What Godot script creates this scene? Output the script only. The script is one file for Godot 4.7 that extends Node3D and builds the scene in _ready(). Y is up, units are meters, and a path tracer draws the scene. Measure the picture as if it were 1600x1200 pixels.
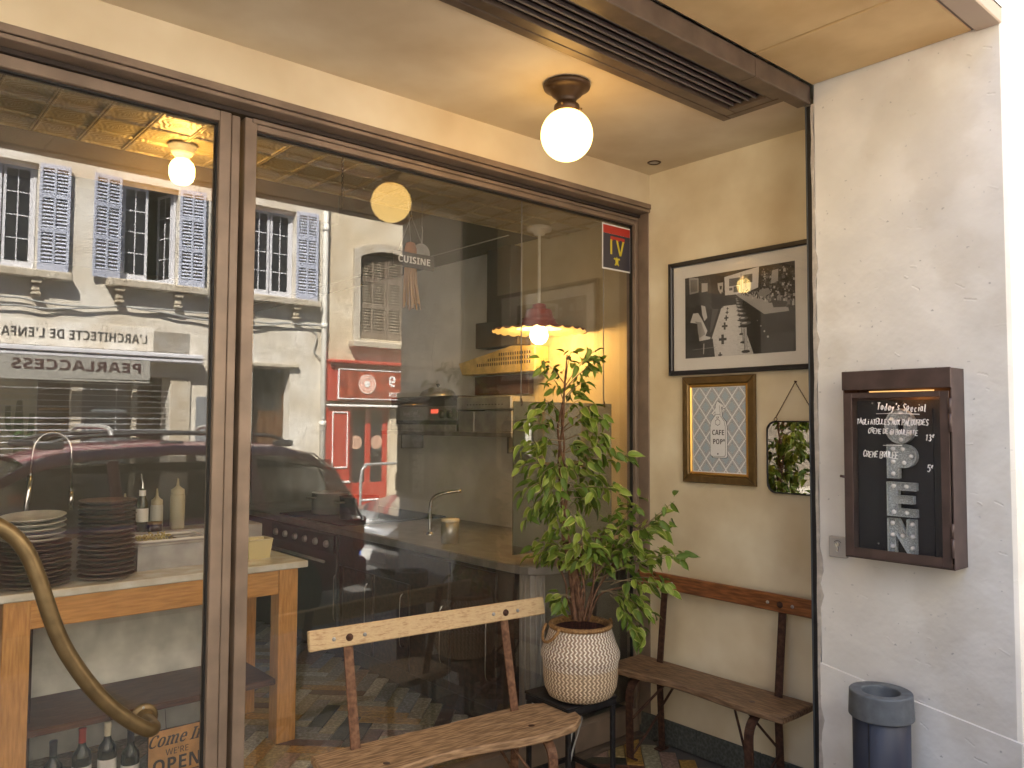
extends Node3D

var M = {}
var T = {}

# ---------- small helpers ----------
func lin(r, g, b, a = 1.0):
	var c = Color(r, g, b).linear_to_srgb()
	c.a = a
	return c

func ntex(seed_, freq, lo, hi, octaves = 4, size = 256, kind = FastNoiseLite.TYPE_SIMPLEX_SMOOTH):
	var n = FastNoiseLite.new()
	n.seed = seed_
	n.noise_type = kind
	n.frequency = freq
	n.fractal_octaves = octaves
	var t = NoiseTexture2D.new()
	t.width = size
	t.height = size
	t.seamless = true
	t.noise = n
	if lo != null:
		var g = Gradient.new()
		g.set_color(0, lo)
		g.set_color(1, hi)
		t.color_ramp = g
	return t

func grey(v):
	return Color(v, v, v)

func mat(c, rough = 0.6, metal = 0.0, tex = null, sc = Vector3.ONE, bump = null, cm = 0.0, world = false):
	var m = StandardMaterial3D.new()
	m.albedo_color = c
	m.roughness = rough
	m.metallic = metal
	if tex != null:
		m.albedo_texture = tex
	if bump != null:
		m.heightmap_enabled = true
		m.heightmap_texture = bump
		m.heightmap_scale = cm
	if tex != null or bump != null:
		m.uv1_triplanar = true
		m.uv1_world_triplanar = world
		m.uv1_scale = sc
	return m

func uvmat(tex, rough = 0.6, bump = null, cm = 0.0, sc = Vector3.ONE):
	var m = StandardMaterial3D.new()
	m.roughness = rough
	if tex != null:
		m.albedo_texture = tex
	m.uv1_scale = sc
	if bump != null:
		m.heightmap_enabled = true
		m.heightmap_texture = bump
		m.heightmap_scale = cm
	return m

func glass(a = 0.02, c = Color(0.6, 0.65, 0.62), rough = 0.0):
	var m = StandardMaterial3D.new()
	m.transparency = BaseMaterial3D.TRANSPARENCY_ALPHA
	m.albedo_color = Color(c.r, c.g, c.b, a)
	m.roughness = rough
	m.metallic_specular = 0.5
	return m

func glow(c, e):
	var m = StandardMaterial3D.new()
	m.albedo_color = Color(0.9, 0.85, 0.75)
	m.emission_enabled = true
	m.emission = c
	m.emission_energy_multiplier = e
	return m

func thing(called, label, category, at = Vector3.ZERO, turn = 0.0, group = ""):
	var o = Node3D.new()
	o.name = called
	add_child(o, true)
	o.position = at
	o.rotation.y = turn
	meta(o, label, category, group)
	return o

func meta(o, label, category, group = ""):
	o.set_meta("label", label)
	o.set_meta("category", category)
	if group != "":
		o.set_meta("group", group)
	return o

func part(called, mesh, m, parent = self, at = Vector3.ZERO):
	var o = MeshInstance3D.new()
	o.name = called
	o.mesh = mesh
	o.material_override = m
	parent.add_child(o, true)
	o.position = at
	return o

func struct(called, mesh, m, at = Vector3.ZERO):
	var o = part(called, mesh, m, self, at)
	o.set_meta("kind", "structure")
	return o

func solo(called, mesh, m, label, category, at = Vector3.ZERO, group = ""):
	var o = part(called, mesh, m, self, at)
	meta(o, label, category, group)
	return o

func st_new(smooth = false):
	var st = SurfaceTool.new()
	st.begin(Mesh.PRIMITIVE_TRIANGLES)
	st.set_smooth_group(0 if smooth else -1)
	return st

func fin(st):
	st.generate_normals()
	return st.commit()

func tri(st, a, b, c, out):
	if (b - a).cross(c - a).dot(out) > 0.0:
		st.add_vertex(a); st.add_vertex(c); st.add_vertex(b)
	else:
		st.add_vertex(a); st.add_vertex(b); st.add_vertex(c)

func quad(st, a, b, c, d, out):
	tri(st, a, b, c, out)
	tri(st, a, c, d, out)

func uvquad(a, b, c, d, u0 = 0.0, u1 = 1.0):
	# a lower left, b lower right, c upper right, d upper left, seen from the front
	var st = st_new()
	var p = [a, d, c, a, c, b]
	var u = [Vector2(u0, 1), Vector2(u0, 0), Vector2(u1, 0), Vector2(u0, 1), Vector2(u1, 0), Vector2(u1, 1)]
	for i in 6:
		st.set_uv(u[i])
		st.add_vertex(p[i])
	return fin(st)

# chamfered box between two corners, added to st under a transform
func bx(st, lo, hi, bev = 0.0, xf = Transform3D()):
	var c = (lo + hi) * 0.5
	var h = (hi - lo) * 0.5
	var b = min(bev, min(h.x, min(h.y, h.z)) * 0.6)
	var axes = [Vector3.RIGHT, Vector3.UP, Vector3.BACK]
	var cc = xf * c
	for a in 3:
		for s in [-1.0, 1.0]:
			var u = (a + 1) % 3
			var v = (a + 2) % 3
			var q = []
			for k in [[-1, -1], [1, -1], [1, 1], [-1, 1]]:
				var p = Vector3.ZERO
				p[a] = s * h[a]
				p[u] = k[0] * (h[u] - b)
				p[v] = k[1] * (h[v] - b)
				q.append(xf * (c + p))
			quad(st, q[0], q[1], q[2], q[3], xf.basis * (axes[a] * s))
	if b <= 0.0:
		return
	for a in 3:
		var u = (a + 1) % 3
		var v = (a + 2) % 3
		for su in [-1.0, 1.0]:
			for sv in [-1.0, 1.0]:
				var q = []
				for k in [[-1, 0], [1, 0], [1, 1], [-1, 1]]:
					var p = Vector3.ZERO
					p[a] = k[0] * (h[a] - b)
					p[u] = su * (h[u] - (b if k[1] == 1 else 0.0))
					p[v] = sv * (h[v] - (0.0 if k[1] == 1 else b))
					q.append(xf * (c + p))
				quad(st, q[0], q[1], q[2], q[3], xf.basis * (axes[u] * su + axes[v] * sv))
	for sx in [-1.0, 1.0]:
		for sy in [-1.0, 1.0]:
			for sz in [-1.0, 1.0]:
				var k = Vector3(sx, sy, sz)
				var p0 = Vector3(sx * h.x, sy * (h.y - b), sz * (h.z - b))
				var p1 = Vector3(sx * (h.x - b), sy * h.y, sz * (h.z - b))
				var p2 = Vector3(sx * (h.x - b), sy * (h.y - b), sz * h.z)
				tri(st, xf * (c + p0), xf * (c + p1), xf * (c + p2), xf.basis * k)

func box(x0, y0, z0, x1, y1, z1, bev = 0.0):
	var st = st_new()
	bx(st, Vector3(x0, y0, z0), Vector3(x1, y1, z1), bev)
	return fin(st)

func boxes(list, bev = 0.0):
	var st = st_new()
	for b in list:
		bx(st, Vector3(b[0], b[1], b[2]), Vector3(b[3], b[4], b[5]), bev)
	return fin(st)

# a bar of rectangular section from a to b; "up" gives the direction of its height
func bar(st, a, b, w, h, up = Vector3.UP, bev = 0.0):
	var d = (b - a)
	var l = d.length()
	var x = d / l
	var z = x.cross(up).normalized()
	var y = z.cross(x)
	bx(st, Vector3(0, -h / 2, -w / 2), Vector3(l, h / 2, w / 2), bev, Transform3D(Basis(x, y, z), a))

# round tube along points; radius a number or an array
func tube(st, pts, r, seg = 10, caps = true):
	var n = pts.size()
	var ref = Vector3.UP
	var rings = []
	var prev = Vector3.ZERO
	for i in n:
		var t = (pts[min(i + 1, n - 1)] - pts[max(i - 1, 0)]).normalized()
		if i == 0:
			ref = Vector3.UP if abs(t.y) < 0.9 else Vector3.RIGHT
			prev = (ref - t * ref.dot(t)).normalized()
		else:
			prev = (prev - t * prev.dot(t)).normalized()
		var b = t.cross(prev)
		var rr = r[i] if r is Array else r
		var ring = []
		for k in seg:
			var an = TAU * k / seg
			ring.append(pts[i] + (prev * cos(an) + b * sin(an)) * rr)
		rings.append(ring)
	for i in n - 1:
		for k in seg:
			var k2 = (k + 1) % seg
			var o = (rings[i][k] + rings[i][k2]) * 0.5 - (pts[i] + pts[i + 1]) * 0.5
			o = rings[i][k] + rings[i][k2] + rings[i + 1][k] + rings[i + 1][k2] - 2.0 * (pts[i] + pts[i + 1])
			quad(st, rings[i][k], rings[i][k2], rings[i + 1][k2], rings[i + 1][k], o)
	if caps:
		for e in [[0, 1], [n - 1, n - 2]]:
			var o = pts[e[0]] - pts[e[1]]
			for k in seg:
				tri(st, pts[e[0]], rings[e[0]][k], rings[e[0]][(k + 1) % seg], o)

func tubes(pts, r, seg = 10):
	var st = st_new(true)
	tube(st, pts, r, seg)
	return fin(st)

# turned shape round the y axis; profile of (radius, height) from bottom to top, outward side
func lathe(prof, seg = 24, smooth = true, wave = 0.0, waves = 0, uvs = Vector2.ZERO):
	var st = st_new(smooth)
	lathe_st(st, prof, seg, Transform3D(), wave, waves, uvs)
	return fin(st)

func lathe_st(st, prof, seg, xf = Transform3D(), wave = 0.0, waves = 0, uvs = Vector2.ZERO):
	var n = prof.size()
	var len = [0.0]
	for i in range(1, n):
		len.append(len[i - 1] + prof[i].distance_to(prof[i - 1]))
	for i in n - 1:
		var a = prof[i]
		var b = prof[i + 1]
		var d = b - a
		var nrm = Vector2(d.y, -d.x)
		for k in seg:
			var q = []
			var uv = []
			for e in [[a, k, i], [b, k, i + 1], [b, k + 1, i + 1], [a, k + 1, i]]:
				var an = TAU * (e[1] % seg) / seg
				var rr = e[0].x
				var yy = e[0].y
				if waves > 0:
					yy += wave * cos(an * waves) * rr
				q.append(xf * Vector3(cos(an) * rr, yy, sin(an) * rr))
				uv.append(Vector2(float(e[1]) / seg * uvs.x, -len[e[2]] * uvs.y))
			var am = TAU * (k + 0.5) / seg
			var out = xf.basis * Vector3(cos(am) * nrm.x, nrm.y, sin(am) * nrm.x)
			if uvs != Vector2.ZERO:
				for tr in [[0, 1, 2], [0, 2, 3]]:
					var order = tr
					if (q[tr[1]] - q[tr[0]]).cross(q[tr[2]] - q[tr[0]]).dot(out) > 0.0:
						order = [tr[0], tr[2], tr[1]]
					for j in order:
						st.set_uv(uv[j])
						st.add_vertex(q[j])
			else:
				quad(st, q[0], q[1], q[2], q[3], out)

func vs(list):
	var r = []
	for i in range(0, list.size(), 2):
		r.append(Vector2(list[i], list[i + 1]))
	return r

func v3(list):
	var r = []
	for i in range(0, list.size(), 3):
		r.append(Vector3(list[i], list[i + 1], list[i + 2]))
	return r

func smooth_path(pts, per = 6):
	var c = Curve3D.new()
	var n = pts.size()
	for i in n:
		var t = (pts[min(i + 1, n - 1)] - pts[max(i - 1, 0)]) / 6.0
		c.add_point(pts[i], -t, t)
	var r = []
	for i in n - 1:
		for k in per:
			r.append(c.sample(i, float(k) / per))
	r.append(pts[n - 1])
	return r

# a flat outline (points right, up) given depth: front at +d/2, back at -d/2 along "out", with a bevel
func prism(st, outline, d, xf = Transform3D(), bev = 0.0):
	var n = outline.size()
	var pk = PackedVector2Array(outline)
	var area = 0.0
	for i in n:
		var a = outline[i]
		var b = outline[(i + 1) % n]
		area += a.x * b.y - b.x * a.y
	if area < 0.0:
		pk.reverse()
	var ins = []
	for i in n:
		var e1 = (pk[i] - pk[(i + n - 1) % n]).normalized()
		var e2 = (pk[(i + 1) % n] - pk[i]).normalized()
		var m = Vector2(-e1.y - e2.y, e1.x + e2.x)
		m = m.normalized() / max(0.5, sqrt(max(0.0, (1.0 + e1.dot(e2)) * 0.5)))
		ins.append(pk[i] + m * bev)
	var tr = Geometry2D.triangulate_polygon(pk)
	for i in range(0, tr.size(), 3):
		for s in [-1.0, 1.0]:
			var src = ins if bev > 0.0 else pk
			var q = []
			for k in 3:
				var p = src[tr[i + k]]
				q.append(xf * Vector3(p.x, p.y, s * d / 2))
			tri(st, q[0], q[1], q[2], xf.basis * Vector3(0, 0, s))
	for i in n:
		var j = (i + 1) % n
		var a = pk[i]
		var b = pk[j]
		var o = xf.basis * Vector3(b.y - a.y, a.x - b.x, 0)
		var z = d / 2 - bev
		quad(st, xf * Vector3(a.x, a.y, -z), xf * Vector3(b.x, b.y, -z), xf * Vector3(b.x, b.y, z), xf * Vector3(a.x, a.y, z), o)
		if bev > 0.0:
			for s in [-1.0, 1.0]:
				var oo = o.normalized() + xf.basis * Vector3(0, 0, s)
				quad(st, xf * Vector3(a.x, a.y, s * z), xf * Vector3(b.x, b.y, s * z), xf * Vector3(ins[j].x, ins[j].y, s * d / 2), xf * Vector3(ins[i].x, ins[i].y, s * d / 2), oo)

func prisms(outline, d, xf = Transform3D(), bev = 0.0):
	var st = st_new()
	prism(st, outline, d, xf, bev)
	return fin(st)

func frame_xf(right, up, at):
	return Transform3D(Basis(right, up, right.cross(up)), at)

const FACE_STREET = 0   # plane facing +z
const FACE_LEFT = 1     # plane facing -x
const FACE_SHOP = 2     # plane facing -z

func plane_xf(face, at):
	if face == FACE_STREET:
		return frame_xf(Vector3.RIGHT, Vector3.UP, at)
	if face == FACE_LEFT:
		return frame_xf(Vector3.BACK, Vector3.UP, at)
	return frame_xf(Vector3.LEFT, Vector3.UP, at)

func letters(text, height, depth, xf, font = "Droid Sans", weight = 400, squeeze = 1.0, slant = 0.0, align = HORIZONTAL_ALIGNMENT_CENTER):
	var f = SystemFont.new()
	f.font_names = PackedStringArray([font])
	f.font_weight = weight
	var tm = TextMesh.new()
	tm.text = text
	tm.font = f
	tm.font_size = 64
	tm.pixel_size = height / 46.0
	tm.depth = depth
	tm.curve_step = 1.5
	tm.horizontal_alignment = align
	var st = SurfaceTool.new()
	var b = Basis(Vector3(squeeze, 0, 0), Vector3(slant, 1, 0), Vector3(0, 0, 1))
	for s in tm.get_surface_count():
		st.append_from(tm, s, Transform3D(xf.basis * b, xf.origin))
	return st.commit()

func circle(cx, cy, r, n = 16, a0 = 0.0, a1 = TAU, ry = -1.0):
	var out = []
	for i in n:
		var a = a0 + (a1 - a0) * i / (n if abs(a1 - a0 - TAU) < 0.01 else n - 1)
		out.append(Vector2(cx + cos(a) * r, cy + sin(a) * (r if ry < 0 else ry)))
	return out

func rrect(x0, y0, x1, y1, r, n = 5):
	var o = []
	for c in [[x1 - r, y1 - r, 0.0], [x0 + r, y1 - r, PI / 2], [x0 + r, y0 + r, PI], [x1 - r, y0 + r, PI * 1.5]]:
		for i in n:
			var a = c[2] + PI / 2 * i / (n - 1)
			o.append(Vector2(c[0] + cos(a) * r, c[1] + sin(a) * r))
	return o

# filled polygon in an image by scan lines
func fill_poly(im, pts, c):
	var ymin = 1e9
	var ymax = -1e9
	for p in pts:
		ymin = min(ymin, p.y)
		ymax = max(ymax, p.y)
	for y in range(max(0, int(ymin)), min(im.get_height() - 1, int(ymax)) + 1):
		var xs = []
		var yy = y + 0.5
		for i in pts.size():
			var a = pts[i]
			var b = pts[(i + 1) % pts.size()]
			if (a.y <= yy) != (b.y <= yy):
				xs.append(a.x + (yy - a.y) / (b.y - a.y) * (b.x - a.x))
		xs.sort()
		for k in range(0, xs.size() - 1, 2):
			var x0 = int(round(xs[k]))
			var x1 = int(round(xs[k + 1]))
			if x1 > x0:
				im.fill_rect(Rect2i(x0, y, x1 - x0, 1), c)

func line(im, a, b, w, c):
	var d = (b - a).normalized()
	var n = Vector2(-d.y, d.x) * w * 0.5
	fill_poly(im, [a + n, b + n, b - n, a - n], c)

# a wall in the xy plane between z0 and z1 with rectangular openings [x0,y0,x1,y1]
func wall_cells(x0, y0, x1, y1, holes):
	var xs = [x0, x1]
	var ys = [y0, y1]
	for h in holes:
		for v in [h[0], h[2]]:
			if v > x0 and v < x1 and not xs.has(v):
				xs.append(v)
		for v in [h[1], h[3]]:
			if v > y0 and v < y1 and not ys.has(v):
				ys.append(v)
	xs.sort()
	ys.sort()
	return [xs, ys]

func in_hole(cx, cy, holes):
	for h in holes:
		if cx > h[0] and cx < h[2] and cy > h[1] and cy < h[3]:
			return true
	return false

func holed_wall(x0, y0, x1, y1, z0, z1, holes):
	var g = wall_cells(x0, y0, x1, y1, holes)
	var xs = g[0]
	var ys = g[1]
	var st = st_new()
	for i in xs.size() - 1:
		for j in ys.size() - 1:
			var cx = (xs[i] + xs[i + 1]) / 2
			var cy = (ys[j] + ys[j + 1]) / 2
			if in_hole(cx, cy, holes):
				continue
			var a = xs[i]
			var b = xs[i + 1]
			var c = ys[j]
			var d = ys[j + 1]
			for z in [z0, z1]:
				quad(st, Vector3(a, c, z), Vector3(b, c, z), Vector3(b, d, z), Vector3(a, d, z), Vector3(0, 0, z - (z0 + z1) / 2))
			for e in [[-1, 0], [1, 0], [0, -1], [0, 1]]:
				var nx = i + e[0]
				var ny = j + e[1]
				var open = nx < 0 or ny < 0 or nx >= xs.size() - 1 or ny >= ys.size() - 1
				if not open:
					open = in_hole((xs[nx] + xs[nx + 1]) / 2, (ys[ny] + ys[ny + 1]) / 2, holes)
				if open:
					var o = Vector3(e[0], e[1], 0)
					if e[0] != 0:
						var x = a if e[0] < 0 else b
						quad(st, Vector3(x, c, z0), Vector3(x, d, z0), Vector3(x, d, z1), Vector3(x, c, z1), o)
					else:
						var y = c if e[1] < 0 else d
						quad(st, Vector3(a, y, z0), Vector3(b, y, z0), Vector3(b, y, z1), Vector3(a, y, z1), o)
	return fin(st)

func make_materials():
	T.mottle = ntex(1, 0.012, grey(0.80), grey(1.0), 5, 256)
	T.fine = ntex(2, 0.08, grey(0.86), grey(1.0), 3, 256)
	T.stain = ntex(3, 0.006, Color(0.86, 0.82, 0.76), Color(1, 1, 1), 5, 512)
	T.bump = ntex(4, 0.02, null, null, 5, 512)
	T.rough = ntex(5, 0.05, null, null, 4, 256)
	T.grain = ntex(6, 0.03, Color(0.50, 0.46, 0.42), Color(1, 1, 1), 5, 256)
	T.softgrain = ntex(6, 0.03, Color(0.80, 0.77, 0.74), Color(1, 1, 1), 5, 256)
	T.grainb = ntex(6, 0.03, null, null, 5, 256)
	T.rust = ntex(8, 0.025, Color(0.45, 0.35, 0.3), Color(1, 0.95, 0.9), 5, 256)
	T.speck = ntex(9, 0.12, Color(0.55, 0.55, 0.52), Color(1, 1, 1), 2, 256, FastNoiseLite.TYPE_CELLULAR)
	M.cream = mat(lin(0.79, 0.735, 0.565), 0.7, 0, T.stain, Vector3.ONE * 0.5, T.bump, 0.10, true)
	M.fascia = mat(lin(0.77, 0.71, 0.55), 0.7, 0, T.stain, Vector3.ONE * 0.35, T.bump, 0.12, true)
	M.ceiling = mat(lin(0.80, 0.74, 0.59), 0.75, 0, T.stain, Vector3.ONE * 0.4, T.bump, 0.12, true)
	M.soffit = mat(lin(0.74, 0.59, 0.32), 0.6, 0, T.stain, Vector3.ONE * 0.6, T.bump, 0.05, true)
	M.plaster = mat(lin(0.82, 0.825, 0.80), 0.85, 0, plaster_tex(), Vector3.ONE * 0.62, plaster_bump(), 0.45, true)
	M.frame = mat(lin(0.27, 0.205, 0.155), 0.45, 0.2, T.mottle, Vector3.ONE * 1.3)
	M.beam = mat(lin(0.19, 0.15, 0.12), 0.38, 0.45, T.mottle, Vector3.ONE * 2)
	M.bronze = mat(lin(0.085, 0.055, 0.035), 0.38, 0.5, T.mottle, Vector3.ONE * 3)
	M.black = mat(lin(0.012, 0.012, 0.013), 0.6, 0, T.fine, Vector3.ONE * 3)
	M.slot = mat(lin(0.03, 0.022, 0.018), 0.8)
	M.slat = mat(lin(0.05, 0.048, 0.05), 0.5, 0.3)
	M.vent_slat = mat(lin(0.17, 0.16, 0.155), 0.45, 0.3)
	M.zinc = mat(lin(0.11, 0.125, 0.14), 0.55, 0.2, T.mottle, Vector3.ONE * 2)
	M.base = mat(lin(0.13, 0.145, 0.14), 0.6, 0, T.speck, Vector3.ONE * 2.0, null, 0, true)
	M.glass = glass(0.015)
	M.glass.metallic_specular = 0.44
	M.glass.heightmap_enabled = true
	M.glass.heightmap_texture = ntex(51, 0.006, null, null, 1, 256)
	M.glass.heightmap_scale = 0.003
	M.glass.uv1_triplanar = true
	M.glass.uv1_world_triplanar = true
	M.glass.uv1_scale = Vector3.ONE * 0.8
	M.clear = glass(0.02, Color(0.8, 0.8, 0.8))
	M.acrylic = glass(0.01, Color(0.8, 0.8, 0.8))
	M.acrylic.metallic_specular = 0.26
	M.brass = mat(lin(0.235, 0.170, 0.085), 0.42, 0.75, T.mottle, Vector3.ONE * 4)
	M.steel = mat(lin(0.50, 0.50, 0.48), 0.35, 0.6, T.mottle, Vector3.ONE * 2)
	M.steel_dull = mat(lin(0.46, 0.46, 0.45), 0.45, 0.4, T.mottle, Vector3.ONE * 2)
	M.chrome = mat(lin(0.65, 0.65, 0.65), 0.12, 1.0)
	M.iron = mat(lin(0.115, 0.062, 0.040), 0.75, 0.15, T.rust, Vector3.ONE * 5, T.rough, 0.06)
	M.iron_worn = mat(lin(0.30, 0.185, 0.115), 0.75, 0.1, T.rust, Vector3.ONE * 5, T.rough, 0.06)
	M.seat_wood = mat(lin(0.52, 0.345, 0.19), 0.65, 0, T.grain, Vector3(1.2, 8, 9), T.grainb, 0.12)
	M.dark_seat = mat(lin(0.34, 0.225, 0.135), 0.55, 0, T.grain, Vector3(1.2, 8, 9), T.grainb, 0.12)
	M.varnish = mat(lin(0.37, 0.145, 0.050), 0.35, 0, T.grain, Vector3(1.0, 9, 9))
	M.worn_paint = mat(Color.WHITE, 0.65, 0, worn_tex(), Vector3(1.6, 6.0, 6.0), T.grainb, 0.08)
	M.oak = mat(lin(0.64, 0.33, 0.10), 0.45, 0, T.softgrain, Vector3(0.8, 8, 8))
	M.oak_up = mat(lin(0.64, 0.33, 0.10), 0.45, 0, T.softgrain, Vector3(8, 0.8, 8))
	M.dark_wood = mat(lin(0.080, 0.034, 0.022), 0.4, 0, T.grain, Vector3(3, 3, 3))
	M.marble = mat(lin(0.70, 0.71, 0.67), 0.25, 0, T.stain, Vector3.ONE * 2)
	M.board = mat(lin(0.78, 0.76, 0.66), 0.7, 0, T.mottle, Vector3.ONE * 1.5)
	M.white = mat(lin(0.75, 0.75, 0.73), 0.4)
	M.cable = mat(lin(0.30, 0.30, 0.29), 0.6)
	M.red = mat(lin(0.30, 0.026, 0.018), 0.35)
	M.sign_red = mat(lin(0.50, 0.045, 0.03), 0.4)
	M.yellow = mat(lin(0.65, 0.56, 0.05), 0.5)
	M.navy = mat(lin(0.055, 0.055, 0.075), 0.4)
	M.chalk = mat(lin(0.85, 0.85, 0.85), 0.8)
	M.menu_metal = mat(lin(0.105, 0.072, 0.064), 0.45, 0.25, T.mottle, Vector3.ONE * 2.5)
	M.galv = mat(lin(0.66, 0.72, 0.76), 0.5, 0.05, T.speck, Vector3.ONE * 6)
	M.bulb_off = mat(lin(0.78, 0.78, 0.76), 0.25)
	M.board_black = mat(lin(0.018, 0.020, 0.024), 0.65, 0, T.mottle, Vector3.ONE * 3)
	M.ink = mat(lin(0.02, 0.02, 0.02), 0.6)

func plaster_tex():
	var im = Image.create(512, 512, false, Image.FORMAT_RGB8)
	var n = FastNoiseLite.new()
	n.seed = 31
	n.frequency = 0.008
	n.fractal_octaves = 5
	var a = n.get_seamless_image(512, 512)
	n.seed = 36
	n.frequency = 0.005
	n.fractal_octaves = 6
	var s = n.get_seamless_image(512, 512)
	var r = RandomNumberGenerator.new()
	r.seed = 5
	for y in 512:
		for x in 512:
			var v = 0.91 + 0.09 * a.get_pixel(x, y).r
			var k = smoothstep(0.58, 0.85, s.get_pixel(x, y).r)
			im.set_pixel(x, y, Color(v, v * 0.995, v * 0.985).lerp(Color(0.80, 0.765, 0.71), k * 0.22))
	for i in 1:
		var p = Vector2(r.randf() * 400 + 40, r.randf() * 300 + 20)
		for j in 26:
			var q = p + Vector2(r.randf_range(-4, 4), r.randf_range(2, 8))
			line(im, p, q, 0.9, grey(0.78))
			p = q
	for i in 240:
		var p = Vector2(r.randf() * 500, r.randf() * 500)
		var an = r.randf_range(-0.6, 0.5)
		var l = r.randf_range(0.4, 2.6)
		var c = grey(r.randf_range(0.72, 0.9))
		line(im, p, p + Vector2(cos(an), sin(an)) * l, r.randf_range(0.8, 1.6), c)
	return ImageTexture.create_from_image(im)

func plaster_bump():
	var im = Image.create(512, 512, false, Image.FORMAT_RGB8)
	var n = FastNoiseLite.new()
	n.seed = 33
	n.frequency = 0.018
	n.fractal_octaves = 5
	var a = n.get_seamless_image(512, 512)
	var n2 = FastNoiseLite.new()
	n2.seed = 34
	n2.frequency = 0.09
	n2.fractal_octaves = 3
	var b = n2.get_seamless_image(512, 512)
	var r = RandomNumberGenerator.new()
	r.seed = 8
	for y in 512:
		for x in 512:
			im.set_pixel(x, y, grey(0.25 + 0.5 * a.get_pixel(x, y).r + 0.16 * b.get_pixel(x, y).r))
	for i in 110:
		var p = Vector2(r.randf() * 500, r.randf() * 500)
		var an = r.randf_range(-0.7, 0.5)
		var l = r.randf_range(3, 13)
		line(im, p, p + Vector2(cos(an), sin(an)) * l, r.randf_range(1.0, 1.8), grey(r.randf_range(0.2, 0.9)))
	return ImageTexture.create_from_image(im)

# cream paint worn through to bare brown wood, the wear drawn out along the plank
func worn_tex():
	var im = Image.create(256, 256, false, Image.FORMAT_RGB8)
	var n = FastNoiseLite.new()
	n.seed = 41
	n.frequency = 0.03
	n.fractal_octaves = 5
	var a = n.get_seamless_image(256, 256)
	n.seed = 42
	n.frequency = 0.11
	var b = n.get_seamless_image(256, 256)
	for y in 256:
		for x in 256:
			var v = a.get_pixel((x * 1) % 256, (y * 2) % 256).r * 0.6 + b.get_pixel(x, (y * 3) % 256).r * 0.4
			var k = smoothstep(0.56, 0.72, v) * 0.8
			var t = b.get_pixel((x * 1) % 256, (y * 4) % 256).r
			var paint = Color(0.79, 0.70, 0.55).lerp(Color(0.67, 0.57, 0.42), t)
			im.set_pixel(x, y, paint.lerp(Color(0.52, 0.38, 0.25), k * 0.8))
	return ImageTexture.create_from_image(im)

func _ready():
	# ---- camera, sky, sun, exposure ----
	var cam = Camera3D.new()
	cam.name = "camera"
	add_child(cam)
	cam.position = Vector3(-3.371, 1.65, 2.784)
	cam.rotation_degrees = Vector3(2.829, -40.633, 0.277)
	cam.fov = 51.28
	cam.near = 0.05
	cam.far = 200.0
	cam.current = true
	var we = WorldEnvironment.new()
	we.name = "environment"
	var env = Environment.new()
	env.background_mode = Environment.BG_SKY
	var sm = ProceduralSkyMaterial.new()
	sm.sky_top_color = Color(0.51, 0.65, 0.88)
	sm.sky_horizon_color = Color(0.82, 0.87, 0.94)
	sm.ground_horizon_color = Color(0.55, 0.54, 0.52)
	sm.ground_bottom_color = Color(0.35, 0.34, 0.32)
	sm.sky_curve = 0.2
	sm.sky_energy_multiplier = 0.50
	var sky = Sky.new()
	sky.sky_material = sm
	env.sky = sky
	env.tonemap_mode = Environment.TONE_MAPPER_LINEAR
	env.tonemap_exposure = 11.3
	env.sdfgi_enabled = true
	env.ssao_enabled = true
	env.ssil_enabled = true
	we.environment = env
	add_child(we)
	var sun = DirectionalLight3D.new()
	sun.name = "sun"
	add_child(sun)
	sun.look_at_from_position(Vector3.ZERO, Vector3(0.44, -0.78, 0.50))
	sun.light_energy = 1.6
	sun.light_color = Color(1.0, 0.97, 0.92)
	sun.light_angular_distance = 0.5
	sun.shadow_enabled = true

	make_materials()
	setting()
	shop_front()
	interior_shell()
	opposite_side()
	alcove_things()
	pillar_things()
	interior_things()
	street_things()

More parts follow.
